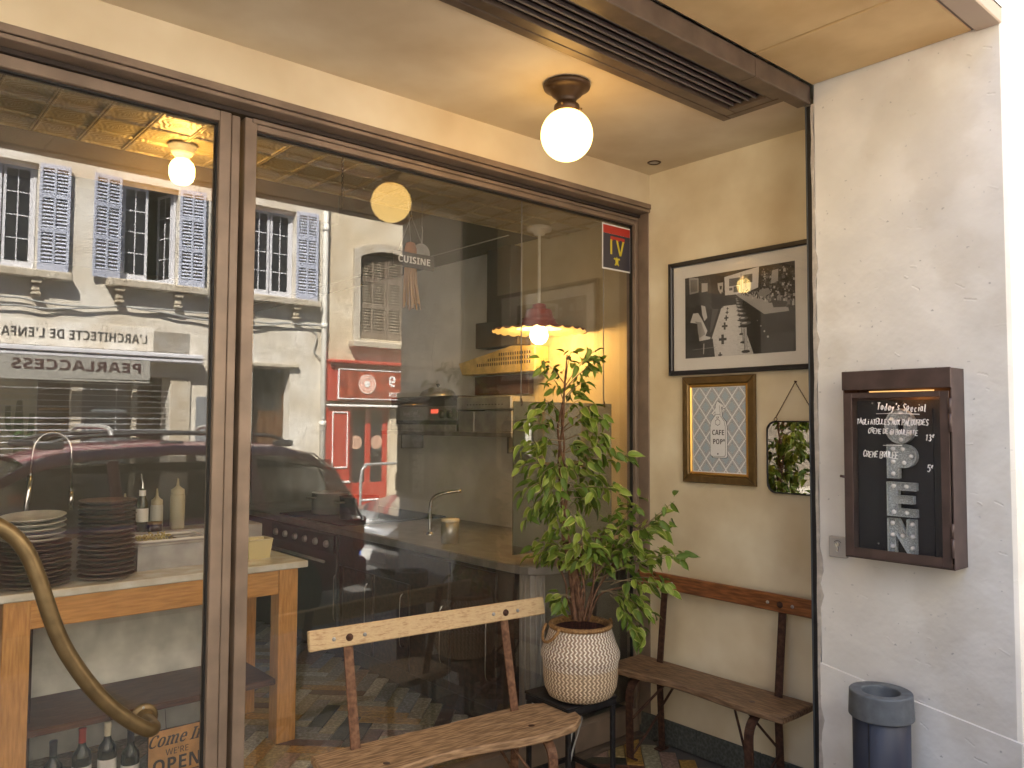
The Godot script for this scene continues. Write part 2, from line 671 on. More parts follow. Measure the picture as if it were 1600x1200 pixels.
# ---------- ground, pavements, the shop's own walls ----------
func setting():
	M.asphalt = mat(lin(0.075, 0.073, 0.070), 0.9, 0, T.mottle, Vector3.ONE * 0.4, T.rough, 0.5, true)
	M.paving = mat(lin(0.30, 0.28, 0.25), 0.85, 0, T.stain, Vector3.ONE * 0.5, T.rough, 0.3, true)
	M.kerb = mat(lin(0.33, 0.31, 0.28), 0.8, 0, T.speck, Vector3.ONE * 1.5, null, 0, true)
	struct("ground", box(-60, -0.5, -40, 60, -0.121, 60), M.asphalt)
	struct("road", box(-40, -0.3, 3.12, 40, -0.117, 7.0), M.asphalt)
	var pv = struct("pavement", box(-40, -0.12, 1.0, 40, -0.004, 2.97), M.paving)
	var ks = st_new()
	for i in 40:
		bx(ks, Vector3(-20 + i, -0.12, 2.973), Vector3(-20 + i + 0.992, 0.004, 3.117), 0.012)
	var k1 = part("kerb", fin(ks), M.kerb, pv)
	struct("far_pavement", box(-40, -0.12, 7.15, 40, 0.0, 8.2), M.paving)
	struct("far_kerb", box(-40, -0.12, 7.0, 40, 0.004, 7.147, 0.012), M.kerb)
	# alcove: side wall, ceiling, band above the shop front
	struct("side_wall", box(0.0, 0.0, -0.005, 0.30, 3.25, 1.12), M.cream)
	var cl = struct("alcove_ceiling", boxes([[-6.5, 3.008, -0.02, -0.0, 3.06, 0.733], [-0.376, 3.008, 0.733, 0.0, 3.06, 1.045]]), M.ceiling)
	struct("fascia_band", box(-6.5, 2.846, -0.15, 0.0, 3.30, 0.0), M.fascia)
	struct("left_end_wall", box(-6.8, 0.0, -0.2, -6.5, 3.3, 1.82), M.cream)
	struct("upper_wall", boxes([[-6.8, 3.12, 1.62, -0.28, 4.0, 1.82], [-6.8, 3.35, -0.2, 6.0, 4.0, 1.60]]), M.plaster)
	# the rendered pillar between the alcove and the next house, its front face on the street
	var ps = st_new()
	pillar_block(ps)
	var pil = struct("pillar", fin(ps), M.plaster)
	# broken plaster lip along the shutter guide
	var r = RandomNumberGenerator.new()
	r.seed = 14
	var lip = []
	for i in 61:
		lip.append(Vector2(1.0995 + r.randf_range(0.006, 0.014) + (0.012 if r.randf() > 0.9 else 0.0), 0.02 + i * 0.0495))
	lip.append(Vector2(1.0985, 2.99))
	for i in 30:
		lip.append(Vector2(1.0965 + r.randf_range(-0.002, 0.002), 2.94 - i * 0.1))
	part("plaster_edge", prisms(lip, 0.005, plane_xf(FACE_LEFT, Vector3(-0.281, 0, 0)), 0.0), mat(lin(0.62, 0.58, 0.52), 0.9, 0, T.mottle, Vector3.ONE * 6), pil)
	struct("house_front", box(0.42, 0.0, 1.12, 8.0, 4.0, 1.815), M.plaster)
	struct("shop_side_mass", box(0.302, 0.0, -6.2, 8.0, 4.0, 1.115), M.plaster)
	# skirting stones along the side wall, each its own
	var sk = struct("skirting", box(-0.012, -0.01, -0.07, 0.002, 0.05, 0.03), M.base)
	for i in 3:
		part("skirting_stone", box(-0.014, 0.0, -0.06 + i * 0.36, 0.001, 0.122, -0.06 + i * 0.36 + 0.357, 0.003), M.base, sk)
	tile_floor()

func pillar_block(st):
	# slightly uneven corner towards the street and a proud plinth below a sloping plaster edge
	bx(st, Vector3(-0.279, 0.0, 1.10), Vector3(0.42, 3.40, 1.82), 0.012)
	var lo = 0.69
	prism(st, vs([1.10, 0.0, 1.826, 0.0, 1.826, 0.585, 1.60, 0.618, 1.30, 0.662, 1.10, 0.694]), 0.008, plane_xf(FACE_LEFT, Vector3(-0.279, 0, 0)), 0.004)

var tile_cols = []

func tile_floor():
	var cols = [[0.52, 0.40, 0.18], [0.80, 0.77, 0.70], [0.65, 0.38, 0.10], [0.055, 0.06, 0.045], [0.46, 0.31, 0.25], [0.33, 0.35, 0.38], [0.48, 0.44, 0.30], [0.17, 0.075, 0.05], [0.60, 0.53, 0.40]]
	var mats = []
	for c in cols:
		mats.append(mat(lin(c[0], c[1], c[2]), 0.35, 0, T.speck, Vector3.ONE * 1.7, null, 0, true))
	var under = struct("floor", boxes([[-6.5, -0.12, -6.2, 0.3, -0.011, 0.995]]), mat(lin(0.12, 0.11, 0.10), 0.9))
	var w = 0.085
	var l = 0.34
	var list = []
	var r = RandomNumberGenerator.new()
	r.seed = 12
	var eye = Vector2(-3.37, 2.78)
	var c45 = cos(PI / 4)
	for i in range(-70, 70):
		for j in range(-30, 30):
			# herringbone of strips in the turned frame
			for s in 2:
				var u = i * w + j * l * 0.0
				var a = Vector2(i * w, i * w) + Vector2(j * 2.0 * l * 0.5, -j * 2.0 * l * 0.5) * 1.0
				var q0
				var q1
				if s == 0:
					q0 = a
					q1 = a + Vector2(l, w)
				else:
					q0 = a + Vector2(l, w - l)
					q1 = a + Vector2(l + w, w)
				var m = (q0 + q1) * 0.5
				var p = Vector2((m.x - m.y) * c45, (m.x + m.y) * c45) + Vector2(-1.5, -1.0)
				if p.x < -6.3 or p.x > -0.03 or p.y < -5.5 or p.y > 0.93:
					continue
				if p.x > -0.62 and p.y < -0.25:
					continue
				list.append([p, s, r.randi() % mats.size(), p.distance_to(eye) + (0.0 if p.x > -2.45 else 2.0)])
	list.sort_custom(func(x, y): return x[3] < y[3])
	var meshes = []
	for s in 2:
		var st = st_new()
		bx(st, Vector3(-l / 2 + 0.002, -0.010, -w / 2 + 0.002), Vector3(l / 2 - 0.002, 0.0, w / 2 - 0.002), 0.002, Transform3D(Basis(Vector3.UP, -PI / 4 if s == 0 else PI / 4), Vector3.ZERO))
		meshes.append(fin(st))
	var rest = []
	for m in mats:
		rest.append(SurfaceTool.new())
		rest[-1].begin(Mesh.PRIMITIVE_TRIANGLES)
	var n_rest = 0
	for k in list.size():
		var e = list[k]
		var at = Vector3(e[0].x, 0.0, e[0].y)
		if k < 290:
			part("floor_tile", meshes[e[1]], mats[e[2]], under, at)
		else:
			rest[e[2]].append_from(meshes[e[1]], 0, Transform3D(Basis(), at))
			n_rest += 1
	var am = ArrayMesh.new()
	for k in mats.size():
		rest[k].commit(am)
		am.surface_set_material(am.get_surface_count() - 1, mats[k])
	var o = MeshInstance3D.new()
	o.name = "far_floor_tiles"
	o.mesh = am
	under.add_child(o, true)
	o.set_meta("kind", "stuff")

# ---------- glazed front, soffit, shutter housing ----------
func shop_front():
	var sf = thing("shopfront_frame", "brown metal sliding shopfront frame with head rail, jamb and sill", "door frame", Vector3.ZERO)
	part("head_rail", boxes([[-6.5, 2.818, -0.15, 0.008, 2.845, 0.010], [-6.5, 2.800, -0.15, 0.004, 2.8155, 0.004]], 0.002), M.frame, sf)
	part("track_slot", box(-6.5, 2.784, -0.15, 0.0, 2.7995, -0.062), M.slot, sf)
	part("jamb", boxes([[-0.006, 0.0, -0.15, 0.012, 2.80, -0.004]], 0.003), M.frame, sf)
	part("sill", box(-6.5, -0.004, -0.16, 0.0, 0.016, -0.03, 0.004), M.beam, sf)
	door_leaf("sliding_glass_door", "left sliding glass door with curved brass pull handle", -4.36, -2.243, [-2.276])
	door_leaf("fixed_glass_door", "right glass door beside the cream side wall, with square sticker in its top corner", -2.226, -0.0065, [])
	door_leaf("sliding_glass_door", "far left glass door at the edge of the view, without sticker or visible handle", -6.48, -4.375, [])
	# soffit boards beyond the housing, with the open joint between them
	var so = struct("soffit", box(-6.5, 3.12, 1.05, -0.28, 3.16, 1.82), M.slot)
	var xs = [-0.282, -0.716, -2.55, -4.4, -6.5]
	for i in 4:
		part("soffit_board", box(xs[i + 1] + 0.005, 3.07, 1.108, xs[i] - (0.003 if i > 0 else 0.004), 3.118, 1.722, 0.004), M.soffit, so)
	part("edge_trim", box(-6.5, 3.062, 1.735, -0.284, 3.119, 1.819, 0.004), mat(lin(0.42, 0.36, 0.28), 0.7), so)
	part("edge_strip", box(-6.5, 3.074, 1.720, -0.284, 3.118, 1.7345), M.beam, so)
	# roller shutter housing with its slotted vent
	var vb = thing("shutter_housing", "long brown metal shutter housing with slotted vent across the ceiling edge", "vent")
	part("beam", box(-6.5, 2.990, 1.040, -0.286, 3.069, 1.100, 0.003), M.beam, vb)
	part("beam_joint", box(-0.70, 2.9885, 1.0385, -0.685, 3.0655, 1.1015), M.beam, vb)
	part("vent_frame", boxes([[-6.5, 2.999, 0.735, -0.378, 3.014, 0.775], [-6.5, 3.000, 0.777, -0.420, 3.020, 0.826], [-6.5, 3.000, 1.008, -0.420, 3.020, 1.0395], [-0.418, 2.999, 0.777, -0.378, 3.014, 1.0395], [-0.470, 3.000, 0.8265, -0.4205, 3.020, 1.0075]], 0.002), M.beam, vb)
	part("vent_box", boxes([[-6.5, 3.12, 0.80, -0.45, 3.13, 1.03], [-6.5, 3.022, 0.815, -0.45, 3.119, 0.825], [-6.5, 3.022, 1.010, -0.45, 3.119, 1.02], [-0.468, 3.022, 0.826, -0.458, 3.119, 1.009]]), M.slot, vb)
	for i in 5:
		var st = st_new()
		bar(st, Vector3(-6.5, 3.016, 0.850 + i * 0.036), Vector3(-0.474, 3.016, 0.850 + i * 0.036), 0.007, 0.016, Vector3(0, 0.95, -0.3))
		part("slat", fin(st), M.vent_slat, vb)
	# shutter guide between side wall and pillar
	var gd = thing("shutter_guide", "black vertical shutter guide channel between the side wall and white pillar", "shutter guide")
	part("channel", boxes([[-0.277, 0.0, 1.076, -0.002, 2.989, 1.0985]]), M.black, gd)
	part("lip", box(-0.2795, 0.0, 1.070, -0.262, 2.989, 1.0755), M.zinc, gd)
	# recessed spot hole
	var sp = thing("recessed_spot", "small round recessed spotlight in the alcove ceiling near the wall corner", "ceiling spot", Vector3(-0.148, 3.008, 0.154))
	part("ring", lathe(vs([0.024, 0.004, 0.024, -0.003, 0.031, -0.004, 0.036, -0.001, 0.036, 0.0]), 24), M.bronze, sp)
	part("lens", lathe(vs([0.001, -0.0015, 0.0235, -0.0015]), 20), M.steel_dull, sp)

func door_leaf(called, label, x0, x1, grooves):
	var d = thing(called, label, "door", Vector3.ZERO)
	var zf = -0.075
	var zb = -0.140
	var gx0 = x0 + 0.046
	var gx1 = x1 - (0.077 if grooves.size() else 0.026)
	var gt = 2.742
	var gb = 0.14
	var fr = [[x0, 0.018, zb, gx0, 2.782, zf], [gx1, 0.018, zb, x1, 2.782, zf], [gx0, gt, zb, gx1, 2.782, zf], [gx0, 0.018, zb, gx1, gb, zf]]
	if grooves.size():
		fr[1] = [gx1, 0.018, zb, grooves[0] - 0.0015, 2.782, zf]
		fr.append([grooves[0] + 0.0015, 0.018, zb, x1, 2.778, zf - 0.003])
	else:
		fr[2] = [gx0, gt, zb, gx1, 2.765, zf]
		fr.append([gx0 - 0.02, 2.7665, zb, x1 - 0.002, 2.783, zf + 0.004])
	part("leaf_frame", boxes(fr, 0.0025), M.frame, d)
	part("gasket", boxes([[gx0 - 0.001, gb, -0.114, gx0 + 0.005, gt, -0.096], [gx1 - 0.005, gb, -0.114, gx1 + 0.001, gt, -0.096], [gx0 + 0.005, gt - 0.005, -0.114, gx1 - 0.005, gt + 0.001, -0.096]]), M.black, d)
	part("outer_pane", box(gx0 + 0.001, gb, -0.1110, gx1 - 0.001, gt, -0.1085), M.glass, d)
	part("inner_pane", box(gx0 + 0.001, gb, -0.1140, gx1 - 0.001, gt, -0.1115), M.glass, d)
	return d

# ---------- the room behind the glass ----------
func interior_shell():
	M.in_wall = mat(lin(0.17, 0.155, 0.13), 0.75, 0, T.stain, Vector3.ONE * 0.5, T.bump, 0.15, true)
	M.in_cream = mat(lin(0.56, 0.50, 0.34), 0.6, 0, T.stain, Vector3.ONE * 0.5, T.bump, 0.06, true)
	M.in_dark = mat(lin(0.10, 0.085, 0.075), 0.7, 0, T.stain, Vector3.ONE * 0.6, T.bump, 0.1, true)
	struct("room_side_wall", boxes([[0.25, 0.0, -1.42, 0.301, 2.95, -0.006]]), M.in_cream)
	struct("kitchen_side_wall", boxes([[0.36, 0.0, -6.0, 0.40, 2.95, -1.42]]), M.in_wall)
	struct("back_wall", boxes([[-6.5, 0.0, -6.2, 0.4, 2.95, -6.0]]), M.in_wall)
	struct("left_room_wall", boxes([[-6.7, 0.0, -6.2, -6.5, 2.95, -0.15]]), M.in_dark)
	struct("bulkhead", boxes([[-6.5, 2.72, -1.25, -1.3, 2.8995, -1.080]]), M.in_dark)
	struct("room_roof", boxes([[-6.7, 2.95, -6.2, 0.41, 3.10, -0.152]]), M.in_dark)
	struct("kitchen_partition", boxes([[-2.95, 0.0, -4.35, -0.75, 2.879, -4.25]]), M.in_dark)
	# pressed tin ceiling
	var tin = mat(lin(0.40, 0.33, 0.185), 0.40, 0.45)
	tin.heightmap_enabled = true
	tin.heightmap_texture = scroll_bump()
	tin.heightmap_scale = 0.35
	tin.roughness_texture = T.mottle
	var cs = struct("tin_ceiling", boxes([[-6.5, 2.90, -6.0, 0.36, 2.948, -0.152]]), mat(lin(0.07, 0.06, 0.052), 0.8))
	var s = 0.182
	var tm = tin_tile(s)
	var rest = SurfaceTool.new()
	rest.begin(Mesh.PRIMITIVE_TRIANGLES)
	for i in range(-35, 2):
		for j in range(0, 32):
			var at = Vector3(0.25 - s * 0.5 + i * s - s * 0.5, 2.88, -0.16 - s * (j + 0.5))
			if at.x > 0.36 - s / 2:
				continue
			if j > 4:
				continue
			if at.x > -3.6:
				part("ceiling_tile", tm, tin, cs, at)
			else:
				rest.append_from(tm, 0, Transform3D(Basis(), at))
	var o = part("far_ceiling_tiles", rest.commit(), tin, cs)
	o.set_meta("kind", "stuff")

func tin_tile(s):
	# a pressed square: proud border bead, sloped inner field facing down
	var st = st_new()
	var rings = [[s / 2, 0.0], [s / 2 - 0.003, -0.004], [s / 2 - 0.009, -0.004], [s / 2 - 0.013, 0.001], [s / 2 - 0.030, 0.004]]
	var cs = [Vector2(-1, -1), Vector2(1, -1), Vector2(1, 1), Vector2(-1, 1)]
	for r in rings.size() - 1:
		for k in 4:
			var q = []
			for e in [[r, k], [r, (k + 1) % 4], [r + 1, (k + 1) % 4], [r + 1, k]]:
				var c = cs[e[1]] * rings[e[0]][0]
				q.append(Vector3(c.x, rings[e[0]][1], c.y))
			for ix in ([0, 1, 2, 0, 2, 3] if (q[1] - q[0]).cross(q[2] - q[0]).y > 0 else [0, 2, 1, 0, 3, 2]):
				st.set_uv(Vector2(q[ix].x / s + 0.5, q[ix].z / s + 0.5))
				st.add_vertex(q[ix])
	var h = rings[-1]
	var f = []
	for c in cs:
		f.append(Vector3(c.x * h[0], h[1], c.y * h[0]))
	for ix in ([0, 1, 2, 0, 2, 3] if (f[1] - f[0]).cross(f[2] - f[0]).y > 0 else [0, 2, 1, 0, 3, 2]):
		st.set_uv(Vector2(f[ix].x / s + 0.5, f[ix].z / s + 0.5))
		st.add_vertex(f[ix])
	return fin(st)

func scroll_bump():
	var n = 192
	var im = Image.create(n, n, false, Image.FORMAT_RGB8)
	for y in n:
		for x in n:
			var u = (x + 0.5) / n * 2.0 - 1.0
			var v = (y + 0.5) / n * 2.0 - 1.0
			var r = sqrt(u * u + v * v)
			var a = atan2(v, u)
			var h = 0.5 + 0.22 * sin(r * 24.0 + 2.6 * sin(a * 4.0))
			var rc = sqrt(pow(abs(u) - 1.0, 2) + pow(abs(v) - 1.0, 2))
			if rc < 0.62:
				h = 0.5 + 0.25 * sin(rc * 26.0)
			if r < 0.2:
				h = 0.55 + 0.25 * cos(a * 8.0) * smoothstep(0.0, 0.15, r)
			im.set_pixel(x, y, grey(clampf(h, 0, 1)))
	return ImageTexture.create_from_image(im)

# ---------- across the street ----------
func opposite_side():
	M.wall_a = mat(lin(0.64, 0.62, 0.57), 0.9, 0, T.stain, Vector3.ONE * 0.35, T.bump, 0.6, true)
	M.wall_b = mat(lin(0.60, 0.53, 0.41), 0.9, 0, T.stain, Vector3.ONE * 0.35, T.bump, 0.8, true)
	M.stone = mat(lin(0.46, 0.42, 0.35), 0.85, 0, T.stain, Vector3.ONE * 0.8, T.bump, 0.5, true)
	M.shutter = mat(lin(0.42, 0.45, 0.55), 0.6, 0, T.fine, Vector3.ONE * 2)
	M.shutter_old = mat(lin(0.34, 0.33, 0.28), 0.75, 0, T.rust, Vector3.ONE * 3)
	M.win_frame = mat(lin(0.55, 0.55, 0.58), 0.5)
	M.pane_dark = mat(lin(0.02, 0.02, 0.022), 0.08)
	M.room_dark = mat(lin(0.03, 0.028, 0.025), 0.9)
	M.pipe = mat(lin(0.66, 0.64, 0.58), 0.5)
	M.canvas = mat(lin(0.30, 0.29, 0.26), 0.8, 0, T.fine, Vector3.ONE * 4)
	M.maroon = mat(lin(0.035, 0.010, 0.012), 0.7)
	M.shop_red = mat(lin(0.42, 0.05, 0.03), 0.45, 0, T.fine, Vector3.ONE * 2)
	M.wood_door = mat(lin(0.17, 0.085, 0.035), 0.5, 0, T.grain, Vector3(6, 1, 6))
	var z = 8.2
	var wins = [-3.53, -1.83, -0.145, 1.57]
	# house A
	var ha = thing("pale_rendered_house", "pale rendered house with blue grey shutters and a jewellery shop, reflected in the glass", "building")
	var holes = [[-2.75, 0.0, 0.153, 2.25], [1.30, 0.0, 1.875, 2.44]]
	for c in wins:
		holes.append([c - 0.36, 3.52, c + 0.36, 4.83])
	for c in [-3.53, -1.83, -0.145, 1.57]:
		holes.append([c - 0.36, 5.9, c + 0.36, 7.2])
	part("wall", holed_wall(-7.0, -0.1, 2.42, 8.0, z, z + 0.35, holes), M.wall_a, ha)
	part("backing", boxes([[-7.0, -0.1, z + 1.6, 2.42, 8.0, z + 1.7], [-7.0, 2.9, z + 0.36, 2.42, 3.0, z + 1.6], [0.9, 0.0, z + 0.36, 1.0, 2.8, z + 1.59]]), M.room_dark, ha)
	part("cornice", box(-7.0, 8.0, z - 0.35, 2.42, 8.2, z + 1.7, 0.03), M.stone, ha)
	for c in wins:
		sash_window(ha, c, 3.52, 4.83, z, c == -0.145)
		for s in [-1.0, 1.0]:
			louvre(ha, c + s * 0.54, 3.50, 4.845, z - 0.03, 0.17, M.shutter, s * 0.12, (c == -0.145) or (s > 0 and (c == 1.57 or c == -1.83)))
		var sl = part("window_sill", box(c - 0.54, 3.395, z - 0.15, c + 0.74, 3.495, z + 0.02, 0.012), M.stone, ha)
		for dx in [-0.38, 0.36]:
			var st = st_new()
			bx(st, Vector3(c + dx - 0.06, 3.33, z - 0.12), Vector3(c + dx + 0.06, 3.394, z - 0.003), 0.01)
			bx(st, Vector3(c + dx - 0.05, 3.23, z - 0.085), Vector3(c + dx + 0.05, 3.328, z - 0.003), 0.02)
			bx(st, Vector3(c + dx - 0.055, 3.19, z - 0.10), Vector3(c + dx + 0.055, 3.225, z - 0.003), 0.01)
			part("corbel", fin(st), M.stone, sl)
	for c in wins:
		sash_window(ha, c, 5.9, 7.2, z, false)
	# painted sign band, dark patch beside it
	part("sign_band", box(-2.9, 2.585, z - 0.014, -0.072, 2.90, z - 0.001, 0.003), mat(lin(0.70, 0.68, 0.63), 0.85, 0, T.stain, Vector3.ONE * 0.6, T.bump, 0.5, true), ha)
	part("painted_lettering", letters("L'ARCHITECTE DE L'ENFANCE", 0.118, 0.003, plane_xf(FACE_SHOP, Vector3(-1.117, 2.735, z - 0.0155)), "Droid Sans", 700, 0.86), mat(lin(0.03, 0.03, 0.03), 0.8), ha)
	part("grey_patch", box(-0.068, 2.585, z - 0.012, 0.39, 2.86, z - 0.001, 0.002), mat(lin(0.27, 0.255, 0.23), 0.85, 0, T.stain, Vector3.ONE, T.bump, 0.6, true), ha)
	part("shop_pier", boxes([[0.156, 0.0, z - 0.03, 0.42, 2.25, z - 0.002]], 0.005), M.stone, ha)
	part("notice_panel", box(0.50, 1.35, z - 0.03, 0.78, 2.0, z - 0.002, 0.005), mat(lin(0.18, 0.19, 0.20), 0.4), ha)
	# house door of brown panels, glazed above
	var dr = part("door", box(1.305, 0.0, z + 0.20, 1.87, 1.76, z + 0.25), M.wood_door, ha)
	for p in [[1.33, 0.12, 1.57, 0.8], [1.61, 0.12, 1.85, 0.8], [1.33, 0.9, 1.57, 1.68], [1.61, 0.9, 1.85, 1.68]]:
		part("door_panel", box(p[0], p[1], z + 0.18, p[2], p[3], z + 0.199, 0.012), M.wood_door, dr)
	part("transom_light", box(1.34, 1.82, z + 0.21, 1.84, 2.40, z + 0.22), M.pane_dark, ha)
	part("transom_frame", boxes([[1.302, 1.765, z + 0.195, 1.873, 1.82, z + 0.24], [1.302, 1.821, z + 0.2, 1.338, 2.438, z + 0.24], [1.842, 1.821, z + 0.2, 1.873, 2.438, z + 0.24]]), M.wood_door, ha)
	part("ledge", box(0.9, 2.46, z - 0.06, 2.0, 2.52, z - 0.002, 0.01), M.stone, ha)
	shop_window(ha, z)
	# cables clipped along the wall
	for cb in [[3.13, 0.05], [3.08, 0.09]]:
		var pts = []
		for i in 34:
			var x = -5.0 + i * 0.225
			pts.append(Vector3(x, cb[0] + cb[1] * sin(i * 0.55 + cb[1] * 30.0) * 0.6 + (0.02 if i % 5 == 0 else 0.0), z - 0.035 - 0.02 * abs(sin(i * 1.3))))
		part("wall_cable", tubes(smooth_path(pts, 4), 0.012, 6), M.cable, ha)
	part("hanging_cable", tubes(smooth_path(v3([2.0, 3.12, z - 0.03, 2.2, 3.10, z - 0.05, 2.28, 2.95, z - 0.04, 2.24, 2.75, z - 0.03, 2.36, 2.62, z - 0.03]), 5), 0.010, 6), M.cable, ha)
	# downpipe
	var dp = thing("downpipe", "white downpipe between the pale house and the red shop, reflected in the glass", "drainpipe", Vector3(2.395, 0, z - 0.06))
	part("pipe", tubes(v3([0, 0.25, 0, 0, 7.9, 0]), 0.045, 10), M.pipe, dp)
	part("cast_shoe", tubes(v3([0, 0.02, 0, 0, 0.9, 0]), 0.055, 10), M.pipe, dp)
	for y in [1.6, 3.1, 4.6, 6.1]:
		part("collar", tubes(v3([0, y, 0, 0, y + 0.07, 0]), 0.054, 10), M.pipe, dp)
	house_b(z)
	# more of the street on both sides so that it does not end
	var hc = thing("brown_house", "plain dark brown house further along the street, beyond the jewellery shop", "building")
	part("wall", holed_wall(-26.0, -0.1, -7.02, 7.4, z - 0.05, z + 0.3, [[-9.5, 3.4, -8.7, 5.0], [-12, 3.4, -11.2, 5.0], [-9.6, 0, -8.5, 2.4], [-14.5, 3.4, -13.7, 5.0]]), mat(lin(0.17, 0.14, 0.11), 0.9, 0, T.stain, Vector3.ONE * 0.4, T.bump, 0.6, true), hc)
	part("backing", box(-26.0, -0.1, z + 0.7, -7.02, 7.4, z + 0.8), M.room_dark, hc)
	var hd = thing("grey_corner_house", "plain grey house further along the street, beyond the red shop", "building")
	part("wall", holed_wall(8.02, -0.1, 26.0, 8.2, z - 0.1, z + 0.3, [[9.5, 3.4, 10.4, 5.0], [12, 3.4, 12.9, 5.0], [10, 0, 11, 2.4]]), M.wall_a, hd)
	part("backing", box(8.02, -0.1, z + 0.7, 26.0, 8.2, z + 0.8), M.room_dark, hd)

func sash_window(h, c, y0, y1, z, opened):
	var w = 0.355
	var f = part("window", boxes([[c - w, y0, z + 0.10, c - w + 0.035, y1, z + 0.16], [c + w - 0.035, y0, z + 0.10, c + w, y1, z + 0.16], [c - w + 0.035, y0, z + 0.10, c + w - 0.035, y0 + 0.04, z + 0.16], [c - w + 0.035, y1 - 0.04, z + 0.10, c + w - 0.035, y1, z + 0.16]], 0.004), M.win_frame, h)
	for s in [-1.0, 1.0]:
		var sx = 0.31
		var list = [[0.0, y0 + 0.042, -0.02, 0.03, y1 - 0.042, 0.02], [sx - 0.03, y0 + 0.042, -0.02, sx, y1 - 0.042, 0.02], [0.03, y0 + 0.042, -0.02, sx - 0.03, y0 + 0.09, 0.02], [0.03, y1 - 0.08, -0.02, sx - 0.03, y1 - 0.042, 0.02], [sx / 2 - 0.006, y0 + 0.09, -0.01, sx / 2 + 0.006, y1 - 0.08, 0.01]]
		for k in 3:
			var yy = y0 + 0.09 + (y1 - y0 - 0.17) * (k + 1) / 4.0
			list.append([0.03, yy - 0.006, -0.009, sx - 0.03, yy + 0.006, 0.009])
		var an = 0.0
		if opened and s > 0:
			an = 1.25
		# hinge on the outer side; the open casement swings into the room
		var xf = Transform3D(Basis(Vector3(-s, 0, 0), Vector3.UP, Vector3(0, 0, 1)), Vector3(c + s * (w - 0.036), 0, z + 0.13))
		if an > 0:
			xf = Transform3D(Basis(Vector3(-s * cos(an), 0, sin(an)), Vector3.UP, Vector3(sin(an) * s, 0, cos(an))), xf.origin)
		var st = st_new()
		for b in list:
			bx(st, Vector3(b[0], b[1], b[2]), Vector3(b[3], b[4], b[5]), 0.0, xf)
		part("casement", fin(st), M.win_frame, f)
		var sp = st_new()
		bx(sp, Vector3(0.02, y0 + 0.06, -0.002), Vector3(sx - 0.02, y1 - 0.06, 0.002), 0.0, xf)
		part("pane", fin(sp), M.pane_dark, f)

# a louvred shutter folded back against the wall; its slats are separate bars
func louvre(h, cx, y0, y1, z, hw, m, lean, shown = false):
	var st = st_new()
	for b in [[-hw, y0, hw * -1 + 0.035, y1], [hw - 0.035, y0, hw, y1], [-0.014, y0 + 0.05, 0.014, y1 - 0.05]]:
		bx(st, Vector3(b[0], b[1], -0.016), Vector3(b[2], b[3], 0.016), 0.003)
	var rails = [y0, y0 + (y1 - y0) * 0.36, y0 + (y1 - y0) * 0.68, y1 - 0.06]
	for k in 4:
		bx(st, Vector3(-hw + 0.035, rails[k], -0.015), Vector3(hw - 0.035, rails[k] + (0.10 if k == 0 else 0.06), 0.015), 0.003)
	var o = part("shutter", fin(st), m, h, Vector3(cx, 0, z))
	o.rotation.y = lean
	# slats: single bars where the glass shows them, else one joined piece
	var sl = st_new()
	var w0 = hw - 0.035 - 0.014
	var key = "slat%d" % int(hw * 1000)
	if not M.has(key):
		var one = st_new()
		bar(one, Vector3(-w0 / 2, 0, 0), Vector3(w0 / 2, 0, 0), 0.006, 0.028, Vector3(0, 0.80, 0.6))
		M[key] = fin(one)
	for k in 3:
		var a = rails[k] + (0.10 if k == 0 else 0.06)
		var n = int((rails[k + 1] - a) / 0.044)
		for i in n:
			var y = a + (i + 0.5) * (rails[k + 1] - a) / n
			for s in [-1.0, 1.0]:
				var at = Vector3(s * (0.014 + w0 / 2), y, 0)
				if shown:
					part("slat", M[key], m, o, at)
				else:
					bar(sl, at - Vector3(w0 / 2, 0, 0), at + Vector3(w0 / 2, 0, 0), 0.006, 0.028, Vector3(0, 0.80, 0.6))
	if not shown:
		var q = part("joined_slats", fin(sl), m, o)
		q.set_meta("kind", "stuff")

